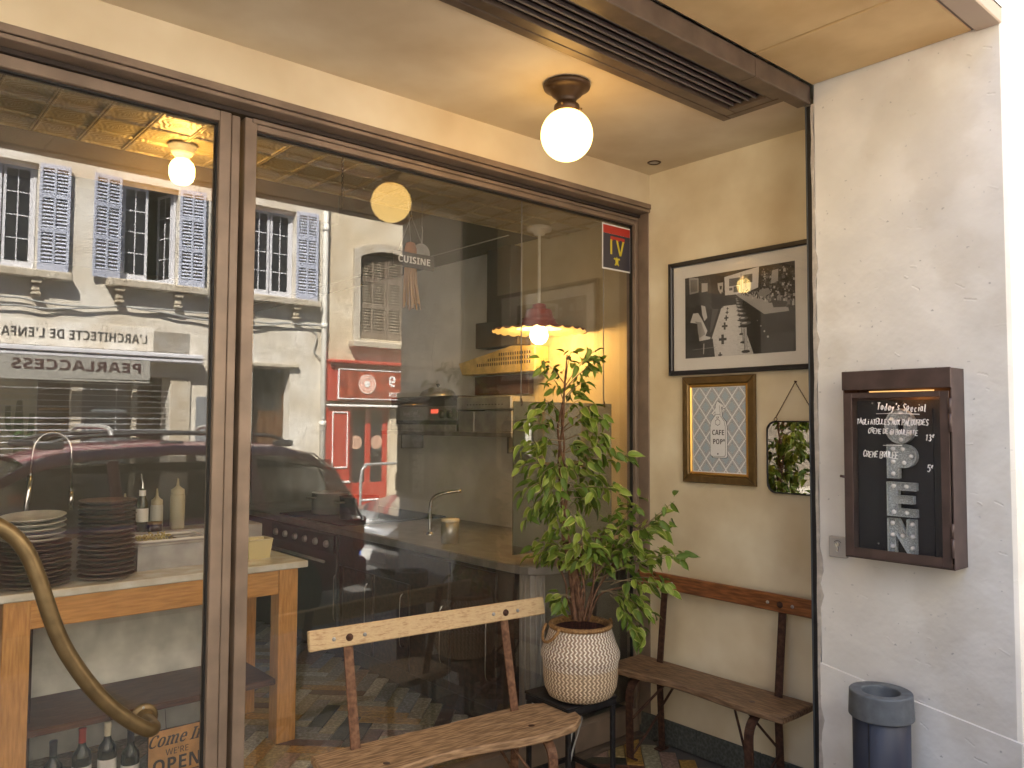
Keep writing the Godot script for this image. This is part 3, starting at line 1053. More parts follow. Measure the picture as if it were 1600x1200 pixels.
func shop_window(h, z):
	# inside of the shop
	var sh = part("shop_interior", boxes([[-2.75, 0.0, z + 0.8, 0.15, 2.25, z + 0.82], [-2.75, 0.5, z + 0.3, 0.15, 0.55, z + 0.79]]), mat(lin(0.14, 0.10, 0.06), 0.8), h)
	part("display_back", box(-2.7, 0.55, z + 0.62, -1.30, 2.2, z + 0.66), mat(lin(0.65, 0.60, 0.45), 0.8), sh)
	part("shop_post", boxes([[-1.02, 0.0, z + 0.05, -0.90, 2.25, z + 0.17]], 0.005), M.stone, sh)
	part("shop_post", boxes([[-0.30, 0.0, z + 0.05, -0.24, 2.25, z + 0.12]], 0.005), M.stone, sh)
	for k in 3:
		part("shelf", box(-1.28, 1.2 + k * 0.3, z + 0.3, -0.95, 1.22 + k * 0.3, z + 0.6), M.oak, sh)
	var r = RandomNumberGenerator.new()
	r.seed = 3
	for k in 16:
		var x = r.randf_range(-1.25, 0.1)
		var y = [0.55, 1.22, 1.52, 1.82][k % 4] if x < -0.97 else 0.55
		var hh = r.randf_range(0.08, 0.3)
		part("display_piece", lathe(vs([0.03, 0.0, 0.05, hh * 0.3, 0.02, hh * 0.7, 0.03, hh]), 10), [M.brass, M.white, M.steel, M.stone][k % 4], sh, Vector3(x, y, z + 0.4))
	part("blue_door", box(-0.88, 0.0, z + 0.22, -0.32, 2.2, z + 0.26), mat(lin(0.10, 0.11, 0.12), 0.3), sh)
	# cactus in a pot
	var ct = thing("potted_cactus", "tall green cactus in a pot in the jewellery shop window, reflected in the glass", "cactus", Vector3(-1.52, 0.55, z + 0.45))
	part("pot", lathe(vs([0.0, 0.0, 0.07, 0.0, 0.10, 0.18, 0.085, 0.18, 0.0, 0.16]), 14), mat(lin(0.45, 0.16, 0.07), 0.8), ct)
	var gm = mat(lin(0.05, 0.11, 0.03), 0.7)
	part("stem", tubes(v3([0, 0.15, 0, 0, 1.0, 0, 0, 1.36, 0]), [0.05, 0.055, 0.03], 10), gm, ct)
	part("arm", tubes(smooth_path(v3([0, 0.85, 0, 0.12, 0.92, 0, 0.14, 1.2, 0]), 4), 0.032, 8), gm, ct)
	part("arm", tubes(smooth_path(v3([0, 0.95, 0, -0.11, 1.02, 0, -0.12, 1.3, 0]), 4), 0.03, 8), gm, ct)
	# awning: cassette, sloping canvas and lettered valance
	var aw = thing("shop_awning", "grey canvas awning with maroon capital letters over the jewellery shop, reflected in the glass", "awning")
	var za = z - 0.05
	part("cassette", boxes([[-2.9, 2.50, za - 0.16, 0.53, 2.56, za + 0.04], [-2.9, 2.44, za - 0.14, 0.53, 2.495, za + 0.04]], 0.012), M.win_frame, aw)
	var st = st_new()
	bar(st, Vector3(-1.1, 2.45, za - 0.15), Vector3(-1.1, 2.155, za - 0.40), 1.62, 0.006, Vector3(0, 0.65, -0.76))
	part("valance", prisms(vs([0.17, 2.44, 2.9, 2.44, 2.9, 2.17, 1.52, 2.17, 0.17, 2.19]), 0.008, plane_xf(FACE_SHOP, Vector3(0, 0, za - 0.17)), 0.0), M.canvas, aw)
	part("front_bar", box(-2.9, 2.145, za - 0.185, -0.17, 2.168, za - 0.155, 0.004), M.canvas, aw)
	part("lettering", letters("PEARLACCESS", 0.125, 0.004, plane_xf(FACE_SHOP, Vector3(-1.0, 2.335, za - 0.177)), "Droid Sans", 700, 1.30), M.maroon, aw)
	# open roller grille: thin bars
	var gr = thing("roller_grille", "thin horizontal roller grille bars across the jewellery shop window, reflected in the glass", "grille")
	for k in 17:
		part("grille_bar", tubes(v3([-2.72, 0.95 + k * 0.074, z + 0.03, 0.15, 0.95 + k * 0.074, z + 0.03]), 0.005, 6), M.win_frame, gr)
	for k in 3:
		part("grille_rod", tubes(v3([-2.3 + k * 0.9, 0.95, z + 0.045, -2.3 + k * 0.9, 2.2, z + 0.045]), 0.004, 6), M.win_frame, gr)

func house_b(z):
	var hb = thing("beige_house_with_red_shop", "beige house with arched grey shutters above a red painted shop, reflected in the glass", "building")
	part("wall", holed_wall(2.42, -0.1, 8.0, 8.0, z, z + 0.35, [[3.03, 3.0, 4.10, 4.45], [5.6, 3.0, 6.67, 4.45], [2.86, 0.0, 3.62, 1.98], [3.8, 0.0, 5.4, 1.9]]), M.wall_b, hb)
	part("backing", box(2.42, -0.1, z + 1.2, 8.0, 8.0, z + 1.3), M.room_dark, hb)
	for c in [3.565, 6.135]:
		var arch = []
		for i in 9:
			var x = -0.66 + 1.32 * i / 8.0
			arch.append(Vector2(x, 4.42 + 0.15 * (1.0 - pow(x / 0.66, 2))))
		arch.append_array([Vector2(0.66, 2.95), Vector2(0.535, 2.95), Vector2(0.535, 4.30)])
		for i in 9:
			var x = 0.535 - 1.07 * i / 8.0
			arch.append(Vector2(x, 4.30 + 0.13 * (1.0 - pow(x / 0.535, 2))))
		arch.append_array([Vector2(-0.535, 2.95), Vector2(-0.66, 2.95)])
		part("window_surround", prisms(arch, 0.05, plane_xf(FACE_SHOP, Vector3(c, 0, z - 0.022)), 0.006), M.stone, hb)
		part("window_sill", box(c - 0.72, 2.84, z - 0.16, c + 0.72, 2.945, z + 0.03, 0.015), M.stone, hb)
		for s in [-1.0, 1.0]:
			louvre(hb, c + s * 0.27, 3.01, 4.35, z + 0.05, 0.262, M.shutter_old, 0.0, c < 4.0)
	# red shop front: fascia board, pilaster, glazed door
	part("fascia_cornice", box(2.44, 2.56, z - 0.22, 5.6, 2.62, z - 0.002, 0.015), M.shop_red, hb)
	part("fascia_board", box(2.45, 1.985, z - 0.14, 5.6, 2.555, z - 0.002, 0.005), M.shop_red, hb)
	part("fascia_panel", box(2.62, 2.03, z - 0.155, 5.4, 2.47, z - 0.141, 0.004), mat(lin(0.50, 0.10, 0.045), 0.5, 0, T.rust, Vector3.ONE), hb)
	var mold = [[2.595, 2.015, 2.615, 2.485], [2.616, 2.015, 5.42, 2.029], [2.616, 2.471, 5.42, 2.485]]
	for mm in mold:
		part("white_moulding", box(mm[0], mm[1], z - 0.165, mm[2], mm[3], z - 0.141, 0.003), M.white, hb)
	# round emblem: pale disc with rings and a small head-like blot left plain
	var cx = 3.10
	part("emblem", prisms(circle(0, 0, 0.155, 28), 0.006, plane_xf(FACE_SHOP, Vector3(cx, 2.255, z - 0.160))), mat(lin(0.62, 0.30, 0.22), 0.6), hb)
	for rr in [[0.150, 0.140], [0.105, 0.095]]:
		var ring = []
		for i in 33:
			ring.append(Vector2(cos(TAU * i / 32), sin(TAU * i / 32)) * rr[0])
		for i in 33:
			ring.append(Vector2(cos(-TAU * i / 32), sin(-TAU * i / 32)) * rr[1])
		part("emblem_ring", prisms(ring, 0.004, plane_xf(FACE_SHOP, Vector3(cx, 2.255, z - 0.166))), M.white, hb)
	part("emblem_centre", prisms(circle(0, 0, 0.055, 9), 0.004, plane_xf(FACE_SHOP, Vector3(cx, 2.255, z - 0.165))), M.white, hb)
	part("lettering", letters("9", 0.17, 0.004, plane_xf(FACE_SHOP, Vector3(3.56, 2.31, z - 0.158)), "Droid Sans", 700), M.white, hb)
	part("lettering", letters("TION", 0.075, 0.004, plane_xf(FACE_SHOP, Vector3(3.62, 2.10, z - 0.158)), "Droid Sans", 400), M.white, hb)
	part("rail", boxes([[2.45, 1.90, z - 0.12, 5.6, 1.935, z - 0.002]], 0.006), M.white, hb)
	part("pilaster", boxes([[2.45, 0.0, z - 0.07, 2.86, 1.895, z - 0.002]], 0.004), M.shop_red, hb)
	for p in [[2.55, 0.95, 2.565, 1.82], [2.80, 0.95, 2.815, 1.82], [2.566, 0.95, 2.799, 0.97], [2.566, 1.80, 2.799, 1.82]]:
		part("white_moulding", box(p[0], p[1], z - 0.085, p[2], p[3], z - 0.0705, 0.003), M.white, hb)
	part("pilaster_base", box(2.45, 0.72, z - 0.09, 2.86, 0.75, z - 0.0705, 0.004), M.white, hb)
	var gd = part("glazed_door", boxes([[2.87, 0.0, z + 0.05, 2.97, 1.97, z + 0.10], [3.20, 0.0, z + 0.05, 3.30, 1.97, z + 0.10], [3.52, 0.0, z + 0.05, 3.61, 1.97, z + 0.10], [2.97, 0.0, z + 0.05, 3.20, 0.7, z + 0.10], [3.30, 0.0, z + 0.05, 3.52, 0.7, z + 0.10], [2.97, 1.85, z + 0.05, 3.52, 1.97, z + 0.099]], 0.005), M.shop_red, hb)
	part("pane", boxes([[2.97, 0.7, z + 0.07, 3.20, 1.85, z + 0.08], [3.30, 0.7, z + 0.07, 3.52, 1.85, z + 0.08]]), M.pane_dark, gd)
	part("pane", box(3.8, 0.0, z + 0.1, 5.4, 1.9, z + 0.11), M.pane_dark, hb)
	for i in 2:
		part("emblem", prisms(circle(0, 0, 0.11, 20), 0.003, plane_xf(FACE_SHOP, Vector3(3.04 + i * 0.38, 1.34, z + 0.068))), mat(lin(0.45, 0.28, 0.2), 0.6), gd)
	# street barrier in front of the red shop
	var br = thing("steel_barrier", "grey steel tube barrier on the far pavement before the red shop, reflected in the glass", "barrier")
	part("rail", tubes(smooth_path(v3([2.7, 0.0, 7.5, 2.7, 0.85, 7.5, 2.78, 1.0, 7.5, 2.9, 1.03, 7.5, 4.3, 1.03, 7.5, 4.42, 1.0, 7.5, 4.5, 0.85, 7.5, 4.5, 0.0, 7.5]), 4), 0.022, 8), M.steel_dull, br)
	part("rail", tubes(v3([2.7, 0.5, 7.5, 4.5, 0.5, 7.5]), 0.018, 8), M.steel_dull, br)

# ---------- things in the alcove ----------
func alcove_things():
	globe_lamp()
	bench("school_bench", "worn cream painted bench with wavy bare wood seat, standing before the glass door", Vector3(-2.0, 0, 0.085), -0.105, 1.07, 0.455, [0.81, 0.885], [0.155, 0.865], M.worn_paint, M.seat_wood, M.iron_worn, true)
	bench("school_bench", "brown varnished back bench with dark plank seat, along the cream side wall", Vector3(-0.045, 0, -0.035), -PI / 2, 0.985, 0.435, [0.803, 0.882], [0.165, 0.835], M.varnish, M.dark_seat, M.iron, false)
	stool()
	basket_and_plant()
	pictures()
	mirror()
	sticker()
	handle()

func globe_lamp():
	var g = thing("globe_ceiling_lamp", "lit round opal globe lamp on a bronze ceiling mount over the alcove", "ceiling lamp", Vector3(-1.165, 3.008, 0.541))
	part("mount", lathe(vs([0.040, -0.118, 0.047, -0.112, 0.052, -0.100, 0.050, -0.088, 0.040, -0.082, 0.037, -0.070, 0.045, -0.058, 0.060, -0.046, 0.066, -0.036, 0.078, -0.026, 0.092, -0.020, 0.095, -0.010, 0.093, -0.003, 0.088, 0.0, 0.0, 0.0]), 40), M.bronze, g)
	for k in 3:
		var a = TAU * k / 3.0 + 0.6
		part("screw", tubes(v3([cos(a) * 0.046, -0.098, sin(a) * 0.046, cos(a) * 0.062, -0.098, sin(a) * 0.062]), 0.004, 8), M.brass, g)
	var prof = [Vector2(0.036, -0.100)]
	for i in 22:
		var an = 1.22 - (1.22 + PI / 2) * i / 21.0
		prof.append(Vector2(max(0.0005, cos(an) * 0.104), -0.208 + sin(an) * 0.104))
	prof.reverse()
	var gm = glow(Color(1.0, 0.83, 0.50), 0.58)
	var gr = Gradient.new()
	gr.set_color(0, Color(0.85, 0.60, 0.30))
	gr.set_color(1, Color(1, 1, 1))
	gr.add_point(0.35, Color(0.98, 0.93, 0.86))
	var gt = GradientTexture2D.new()
	gt.gradient = gr
	gt.width = 8
	gt.height = 128
	gt.fill_from = Vector2(0, 0)
	gt.fill_to = Vector2(0, 1)
	gm.emission_operator = BaseMaterial3D.EMISSION_OP_MULTIPLY
	gm.emission_texture = gt
	part("globe_bulb", lathe(prof, 40, true, 0.0, 0, Vector2(1, 1.0 / 0.37)), gm, g)
	var l = OmniLight3D.new()
	l.name = "globe_glow"
	g.add_child(l)
	l.position = Vector3(0, -0.205, 0)
	l.light_energy = 0.005
	l.light_color = Color(1.0, 0.72, 0.38)
	l.light_size = 0.09
	l.omni_range = 12.0
	l.omni_attenuation = 2.0
	l.shadow_enabled = true

# school bench: plank seat with a worn edge, plank back on two flat irons, curved front irons and braces
func bench(called, label, at, turn, ln, sh, by, px, back_m, seat_m, iron_m, rounded):
	var b = thing(called, label, "bench", at, turn, "old plank benches on flat irons")
	var o = []
	var d = 0.285 if rounded else 0.262
	for i in 13:
		var t = i / 12.0
		var w = 0.012 * sin(t * 9.0 + 1.0) + (0.020 * sin(t * PI * 2.1 + 2.6) if rounded else 0.012 * cos(t * 5.0))
		o.append(Vector2(ln * t, d + w))
	if rounded:
		o[12] = Vector2(ln - 0.06, d - 0.005)
		o.append_array([Vector2(ln - 0.012, d - 0.045), Vector2(ln + 0.004, d - 0.10), Vector2(ln - 0.010, 0.10), Vector2(ln - 0.05, 0.03), Vector2(ln - 0.12, 0.0), Vector2(ln * 0.5, 0.008), Vector2(0.0, 0.0), Vector2(-0.012, 0.1)])
	else:
		o.append_array([Vector2(ln + 0.002, d * 0.5), Vector2(ln, 0.0), Vector2(ln * 0.5, 0.004), Vector2(0.0, 0.0)])
	part("seat", prisms(o, 0.032, Transform3D(Basis(Vector3.RIGHT, Vector3.BACK, Vector3.DOWN), Vector3(0, sh - 0.016, 0)), 0.005), seat_m, b)
	var st = st_new()
	bx(st, Vector3(-0.002, -(by[1] - by[0]) / 2, -0.011), Vector3(ln + 0.004, (by[1] - by[0]) / 2, 0.011), 0.004, Transform3D(Basis(Vector3.RIGHT, -0.22 if rounded else -0.05), Vector3(0, (by[0] + by[1]) / 2, -0.042 if rounded else 0.012)))
	part("backrest", fin(st), back_m, b)
	for x in px:
		var tz = -0.060 if rounded else -0.006
		var pts = [Vector3(x, 0.004, 0.03), Vector3(x, sh - 0.035, 0.048), Vector3(x, by[1] - 0.006, tz)]
		var ps = st_new()
		for k in 2:
			bar(ps, pts[k], pts[k + 1], 0.009, 0.038, Vector3.RIGHT, 0.002)
		bar(ps, Vector3(x, 0.004, 0.0), Vector3(x, 0.004, 0.07), 0.042, 0.008, Vector3.UP, 0.002)
		var leg = part("back_iron", fin(ps), iron_m, b)
		# front iron: runs under the seat, bends down in a quarter circle to the floor
		var fp = [Vector3(x, sh - 0.038, 0.06), Vector3(x, sh - 0.038, d - 0.065)]
		for i in 7:
			var an = PI / 2 * (i + 1) / 7.0
			fp.append(Vector3(x, sh - 0.038 - 0.09 * (1.0 - cos(an)), d - 0.065 + 0.085 * sin(an)))
		fp.append(Vector3(x, 0.02, d + 0.012))
		fp.append(Vector3(x, 0.005, d - 0.02))
		var fs = st_new()
		for k in fp.size() - 1:
			bar(fs, fp[k], fp[k + 1], 0.009, 0.042, Vector3.RIGHT, 0.0)
		part("front_iron", fin(fs), iron_m, b)
		var s = 1.0 if x < ln * 0.5 else -1.0
		var br = st_new()
		tube(br, v3([x + s * 0.006, 0.21, 0.045, x + s * 0.17, sh - 0.034, 0.12]), 0.006, 8)
		tube(br, v3([x + s * 0.006, 0.20, d + 0.016, x + s * 0.15, sh - 0.034, d - 0.09]), 0.006, 8)
		tube(br, v3([x, 0.19, 0.04, x, 0.10, d * 0.6, x, 0.02, d + 0.01]), 0.006, 8)
		part("brace", fin(br), iron_m, b)
		# rust washers and dome nails in the back plank
		var yy = (by[0] + by[1]) / 2 - 0.004
		var zz = (-0.036 if rounded else 0.018)
		part("bolt", lathe_at(vs([0.015, 0.0, 0.014, 0.003, 0.009, 0.004, 0.008, 0.008, 0.0, 0.010]), 14, Vector3(x, yy, zz + 0.006)), M.iron, b)
		for sx in [-0.062, 0.062]:
			part("nail", lathe_at(vs([0.008, 0.0, 0.007, 0.004, 0.0, 0.006]), 12, Vector3(x + sx, yy + 0.002, zz + 0.006)), M.steel_dull, b)
		part("knot", lathe(vs([0.013, 0.0, 0.0, 0.0012]), 12), M.dark_wood, b, Vector3(x + s * 0.04, sh + 0.0005, d - 0.07))

func lathe_at(prof, seg, at, axis = Vector3.BACK):
	var st = st_new(true)
	var y = axis
	var x = Vector3.RIGHT if abs(axis.x) < 0.9 else Vector3.UP
	x = (x - y * x.dot(y)).normalized()
	lathe_st(st, prof, seg, Transform3D(Basis(x, y, x.cross(y)), at))
	return fin(st)

func stool():
	var s = thing("square_stool", "low black painted square stool carrying the plant basket", "stool", Vector3(-0.85, 0, 0.25), -0.05)
	var bk = mat(lin(0.022, 0.026, 0.034), 0.5, 0.1, T.rust, Vector3.ONE * 4, T.rough, 0.05)
	var h = 0.145
	part("seat_plate", box(-h, 0.462, -h, h, 0.475, h, 0.004), bk, s)
	part("apron", boxes([[-h + 0.004, 0.435, -h + 0.004, h - 0.004, 0.461, -h + 0.022], [-h + 0.004, 0.435, h - 0.022, h - 0.004, 0.461, h - 0.004], [-h + 0.004, 0.435, -h + 0.0225, -h + 0.022, 0.461, h - 0.0225], [h - 0.022, 0.435, -h + 0.0225, h - 0.004, 0.461, h - 0.0225]], 0.002), bk, s)
	for x in [-1.0, 1.0]:
		for z in [-1.0, 1.0]:
			part("leg", box(x * (h - 0.016) - 0.010, 0.0, z * (h - 0.016) - 0.010, x * (h - 0.016) + 0.010, 0.434, z * (h - 0.016) + 0.010, 0.003), bk, s)
	for e in [[-1, -1, 1, -1], [1, -1, 1, 1], [1, 1, -1, 1], [-1, 1, -1, -1]]:
		var st = st_new()
		bar(st, Vector3(e[0] * (h - 0.026), 0.13, e[1] * (h - 0.026)), Vector3(e[2] * (h - 0.026), 0.13, e[3] * (h - 0.026)), 0.014, 0.018)
		part("stretcher", fin(st), bk, s)
	# the pale cable that hangs in a loop under the stool
	solo("hanging_cable", tubes(smooth_path(v3([-0.95, 0.10, 0.30, -0.88, 0.20, 0.26, -0.80, 0.31, 0.22, -0.74, 0.33, 0.20, -0.70, 0.30, 0.17, -0.74, 0.24, 0.18, -0.82, 0.17, 0.22, -0.95, 0.02, 0.30]), 6), 0.0045, 8), M.cable, "pale grey cable looped behind the legs of the black stool", "cable")

func weave_tex(a, b):
	var n = 64
	var im = Image.create(n, n, false, Image.FORMAT_RGB8)
	for y in n:
		for x in n:
			var v = float(y) / n
			var tr = abs(fposmod(v, 1.0) - 0.5) * 2.0
			var u = fposmod(float(x) / n + tr * 0.55, 1.0)
			var k = smoothstep(0.30, 0.40, u) - smoothstep(0.72, 0.82, u)
			var sh = 1.0 - 0.25 * abs(fposmod(v * 2.0, 1.0) - 0.5)
			im.set_pixel(x, y, b.lerp(a, k) * sh)
	return ImageTexture.create_from_image(im)

func weave_bump():
	var n = 64
	var im = Image.create(n, n, false, Image.FORMAT_RGB8)
	for y in n:
		for x in n:
			var v = float(y) / n
			var tr = abs(fposmod(v, 1.0) - 0.5) * 2.0
			var u = fposmod(float(x) / n + tr * 0.55, 1.0)
			var k = smoothstep(0.25, 0.55, u) - smoothstep(0.55, 0.85, u)
			im.set_pixel(x, y, grey(k * (0.6 + 0.4 * abs(sin(v * TAU)))))
	return ImageTexture.create_from_image(im)

func basket_and_plant():
	var p = Vector3(-0.842, 0.4755, 0.302)
	var bk = thing("woven_basket", "round woven seagrass basket, white zigzag above and straw below, on the black stool", "basket", p)
	var wb = weave_bump()
	var up = uvmat(weave_tex(Color(0.97, 0.93, 0.87), Color(0.60, 0.52, 0.44)), 0.8, wb, 0.3)
	var lo = uvmat(weave_tex(Color(0.92, 0.84, 0.72), Color(0.60, 0.51, 0.40)), 0.8, wb, 0.3)
	var straw = mat(lin(0.48, 0.33, 0.14), 0.8, 0, T.rust, Vector3.ONE * 12, T.rough, 0.15)
	part("lower_weave", lathe(vs([0.0, 0.0, 0.118, 0.0, 0.140, 0.012, 0.156, 0.045, 0.162, 0.09, 0.163, 0.135]), 48, true, 0, 0, Vector2(54, 43)), lo, bk)
	part("upper_weave", lathe(vs([0.163, 0.135, 0.165, 0.155, 0.171, 0.172, 0.172, 0.188, 0.166, 0.205, 0.155, 0.230, 0.143, 0.265, 0.132, 0.298]), 48, true, 0.004, 3, Vector2(54, 43)), up, bk)
	part("rim", lathe(vs([0.128, 0.296, 0.136, 0.294, 0.139, 0.303, 0.135, 0.312, 0.127, 0.313, 0.122, 0.306, 0.122, 0.29]), 48), straw, bk)
	part("lining", lathe(vs([0.121, 0.308, 0.124, 0.27, 0.126, 0.20]), 32), straw, bk)
	part("soil_pot", lathe(vs([0.118, 0.288, 0.114, 0.288, 0.112, 0.255, 0.0, 0.250]), 28), mat(lin(0.15, 0.045, 0.03), 0.85, 0, T.rough, Vector3.ONE * 8), bk)
	for a in [3.35, 6.2]:
		var c = Vector3(cos(a), 0, sin(a))
		var t = Vector3(-c.z, 0, c.x)
		var hp = []
		for i in 11:
			var an = PI * i / 10.0
			hp.append(c * (0.140 + 0.040 * sin(an)) + t * 0.055 * cos(an) + Vector3(0, 0.292 - 0.062 * sin(an) + 0.02, 0))
		part("handle", tubes(hp, 0.0065, 8), straw, bk)
	var pl = thing("ficus_plant", "bushy green and cream variegated ficus growing from the woven basket", "plant", p + Vector3(0, 0.25, 0))
	var bark = mat(lin(0.25, 0.155, 0.095), 0.8, 0, T.rust, Vector3(4, 4, 4), T.rough, 0.2)
	var twig = mat(lin(0.20, 0.15, 0.085), 0.75)
	var lm = mat(Color.WHITE, 0.5)
	lm.metallic_specular = 0.35
	lm.vertex_color_use_as_albedo = true
	lm.backlight_enabled = true
	lm.backlight = Color(0.26, 0.30, 0.06)
	var r = RandomNumberGenerator.new()
	r.seed = 77
	# the plant is laid out in a frame of its own: across, up, towards the street
	var rv = Vector3(0.759, 0, 0.651)
	var tv = Vector3(-0.651, 0, 0.759)
	var q = func(x, y, d): return rv * ((x - 908.0) * 0.00276) + Vector3(0, (968.0 - y) * 0.00272 + 0.065, 0) + tv * d
	for e in [[900, 965, 893, 900, 888, 840, 877, 760, 874, 700, 880, 650, 882, 600, 884, 565], [908, 968, 898, 900, 880, 830, 886, 770, 880, 715, 872, 660, 881, 610, 886, 540], [914, 965, 902, 890, 892, 850, 880, 790, 878, 740, 882, 690, 878, 640, 883, 590]]:
		var pts = []
		for i in range(0, e.size(), 2):
			pts.append(q.call(e[i], e[i + 1], 0.02 * sin(i * 1.3 + e[0])))
		var rad = []
		var sp = smooth_path(pts, 4)
		for i in sp.size():
			rad.append(lerpf(0.0105, 0.003, pow(float(i) / sp.size(), 0.8)))
		var st = st_new(true)
		tube(st, sp, rad, 8)
		part("trunk", fin(st), bark, pl)
	for e in [[912, 966, 922, 930, 940, 880, 960, 845], [916, 966, 925, 930, 930, 880, 934, 830], [905, 968, 910, 920, 925, 870, 950, 820], [920, 966, 938, 930, 962, 915, 985, 912], [896, 966, 893, 930, 897, 900, 900, 870], [910, 966, 914, 920, 908, 880, 912, 850], [902, 966, 888, 935, 884, 905, 874, 880], [918, 966, 930, 925, 948, 900, 975, 850], [911, 967, 905, 930, 902, 895, 890, 860]]:
		var pts = []
		for i in range(0, e.size(), 2):
			pts.append(q.call(e[i], e[i + 1], 0.03 * sin(e[0] + i)))
		var st = st_new(true)
		tube(st, smooth_path(pts, 4), 0.0042, 6)
		part("stem", fin(st), bark, pl)
	var br = [884,590,845,548,4, 884,585,896,530,4, 884,590,930,535,5, 884,595,942,548,5, 882,610,925,582,4, 882,620,856,576,4, 882,625,905,592,3, 880,640,848,612,4, 880,640,912,612,3,
		880,660,832,628,5, 880,665,815,652,5, 880,660,925,628,5, 880,665,942,642,5, 880,680,808,690,5, 880,680,948,668,5, 880,690,832,692,5, 880,700,905,690,4, 880,700,962,692,5, 880,720,810,722,6, 880,725,846,732,5, 880,725,928,716,5, 880,720,988,702,5,
		882,740,815,760,6, 882,745,850,772,6, 884,750,906,768,6, 884,750,948,742,6, 885,755,820,802,6, 885,770,860,802,6, 885,775,932,782,6, 880,700,868,742,4, 880,770,842,790,5, 884,745,890,720,4, 884,790,900,810,5, 884,760,965,755,5,
		920,900,962,782,6, 925,900,992,762,6, 930,890,1005,772,6, 930,890,1030,790,6, 930,895,1048,772,6, 935,890,1058,812,6, 935,900,1064,850,6, 940,900,1048,858,6, 945,905,1038,900,6, 950,900,1018,862,6, 920,900,936,812,6, 915,905,905,822,6, 940,920,1000,932,6, 950,920,1018,952,6, 955,925,1000,988,5, 960,925,1008,992,5, 955,910,1042,902,5, 940,905,986,832,6, 930,905,966,850,6, 945,880,1020,825,6,
		890,860,836,850,5, 890,870,850,872,5, 888,880,870,850,5, 892,880,902,870,5, 900,900,926,892,5, 905,910,946,892,5, 893,930,866,932,3, 895,940,880,948,3, 905,930,916,902,4, 892,860,832,866,4, 888,840,865,815,5, 892,850,925,845,5, 895,870,945,862,5]
	var lmesh = []
	for k in 5:
		lmesh.append(leaf_mesh(0.050 + 0.0055 * k, 0.38 + 0.05 * (k % 3), [0.07, 0.035, 0.10, 0.02, 0.13][k], 0.25 + 0.16 * k, k))
	var count = 0
	var rest = SurfaceTool.new()
	rest.begin(Mesh.PRIMITIVE_TRIANGLES)
	var tw = st_new(true)
	for i in range(0, br.size(), 5):
		var dz = r.randf_range(-0.15, 0.17)
		var a = q.call(br[i], br[i + 1], 0.0)
		var e = q.call(br[i + 2], br[i + 3], dz)
		var m = (a + e) * 0.5 + Vector3(0, 0.035, 0) + tv * dz * 0.2
		var pts = []
		for k in 9:
			var t = k / 8.0
			pts.append(a.lerp(m, t).lerp(m.lerp(e, t), t))
		tube(tw, pts, [0.0026, 0.0025, 0.0023, 0.002, 0.0018, 0.0016, 0.0014, 0.0012, 0.0009], 5, false)
		var n = int(br[i + 4] * 3.0)
		for k in n:
			var t = 0.30 + 0.70 * (k + r.randf_range(0.2, 1.0)) / n
			t = min(t, 1.0)
			var base = a.lerp(m, t).lerp(m.lerp(e, t), t)
			var tan_ = (m.lerp(e, t) - a.lerp(m, t)).normalized()
			var side = tan_.cross(Vector3.UP).normalized() * (1.0 if k % 2 == 0 else -1.0)
			var dir = (tan_ * r.randf_range(0.25, 0.7) + side * r.randf_range(0.15, 0.6) + Vector3.DOWN * r.randf_range(-0.15, 0.95) + Vector3(r.randf_range(-0.45, 0.45), 0, r.randf_range(-0.45, 0.45))).normalized()
			var face = (tv * r.randf_range(-0.5, 0.9) + Vector3.UP * r.randf_range(0.1, 1.2) + rv * r.randf_range(-0.8, 0.8))
			face = (face - dir * face.dot(dir)).normalized()
			var sc = r.randf_range(0.85, 1.18) * (0.86 if br[i + 1] < 660 else 1.0)
			base += side * r.randf_range(0.0, 0.030) + Vector3(0, r.randf_range(-0.025, 0.020), 0)
			var xf = Transform3D(Basis(), base)
			xf.basis = Basis(dir.cross(face) * sc, dir * sc, face * sc)
			var mesh = lmesh[r.randi() % 5]
			if count < 298:
				var o = part("leaf", mesh, lm, pl)
				o.transform = xf
			else:
				rest.append_from(mesh, 0, xf)
			count += 1
	part("twigs", fin(tw), twig, pl)
	if count >= 298:
		var o = part("further_leaves", rest.commit(), lm, pl)
		o.set_meta("kind", "stuff")

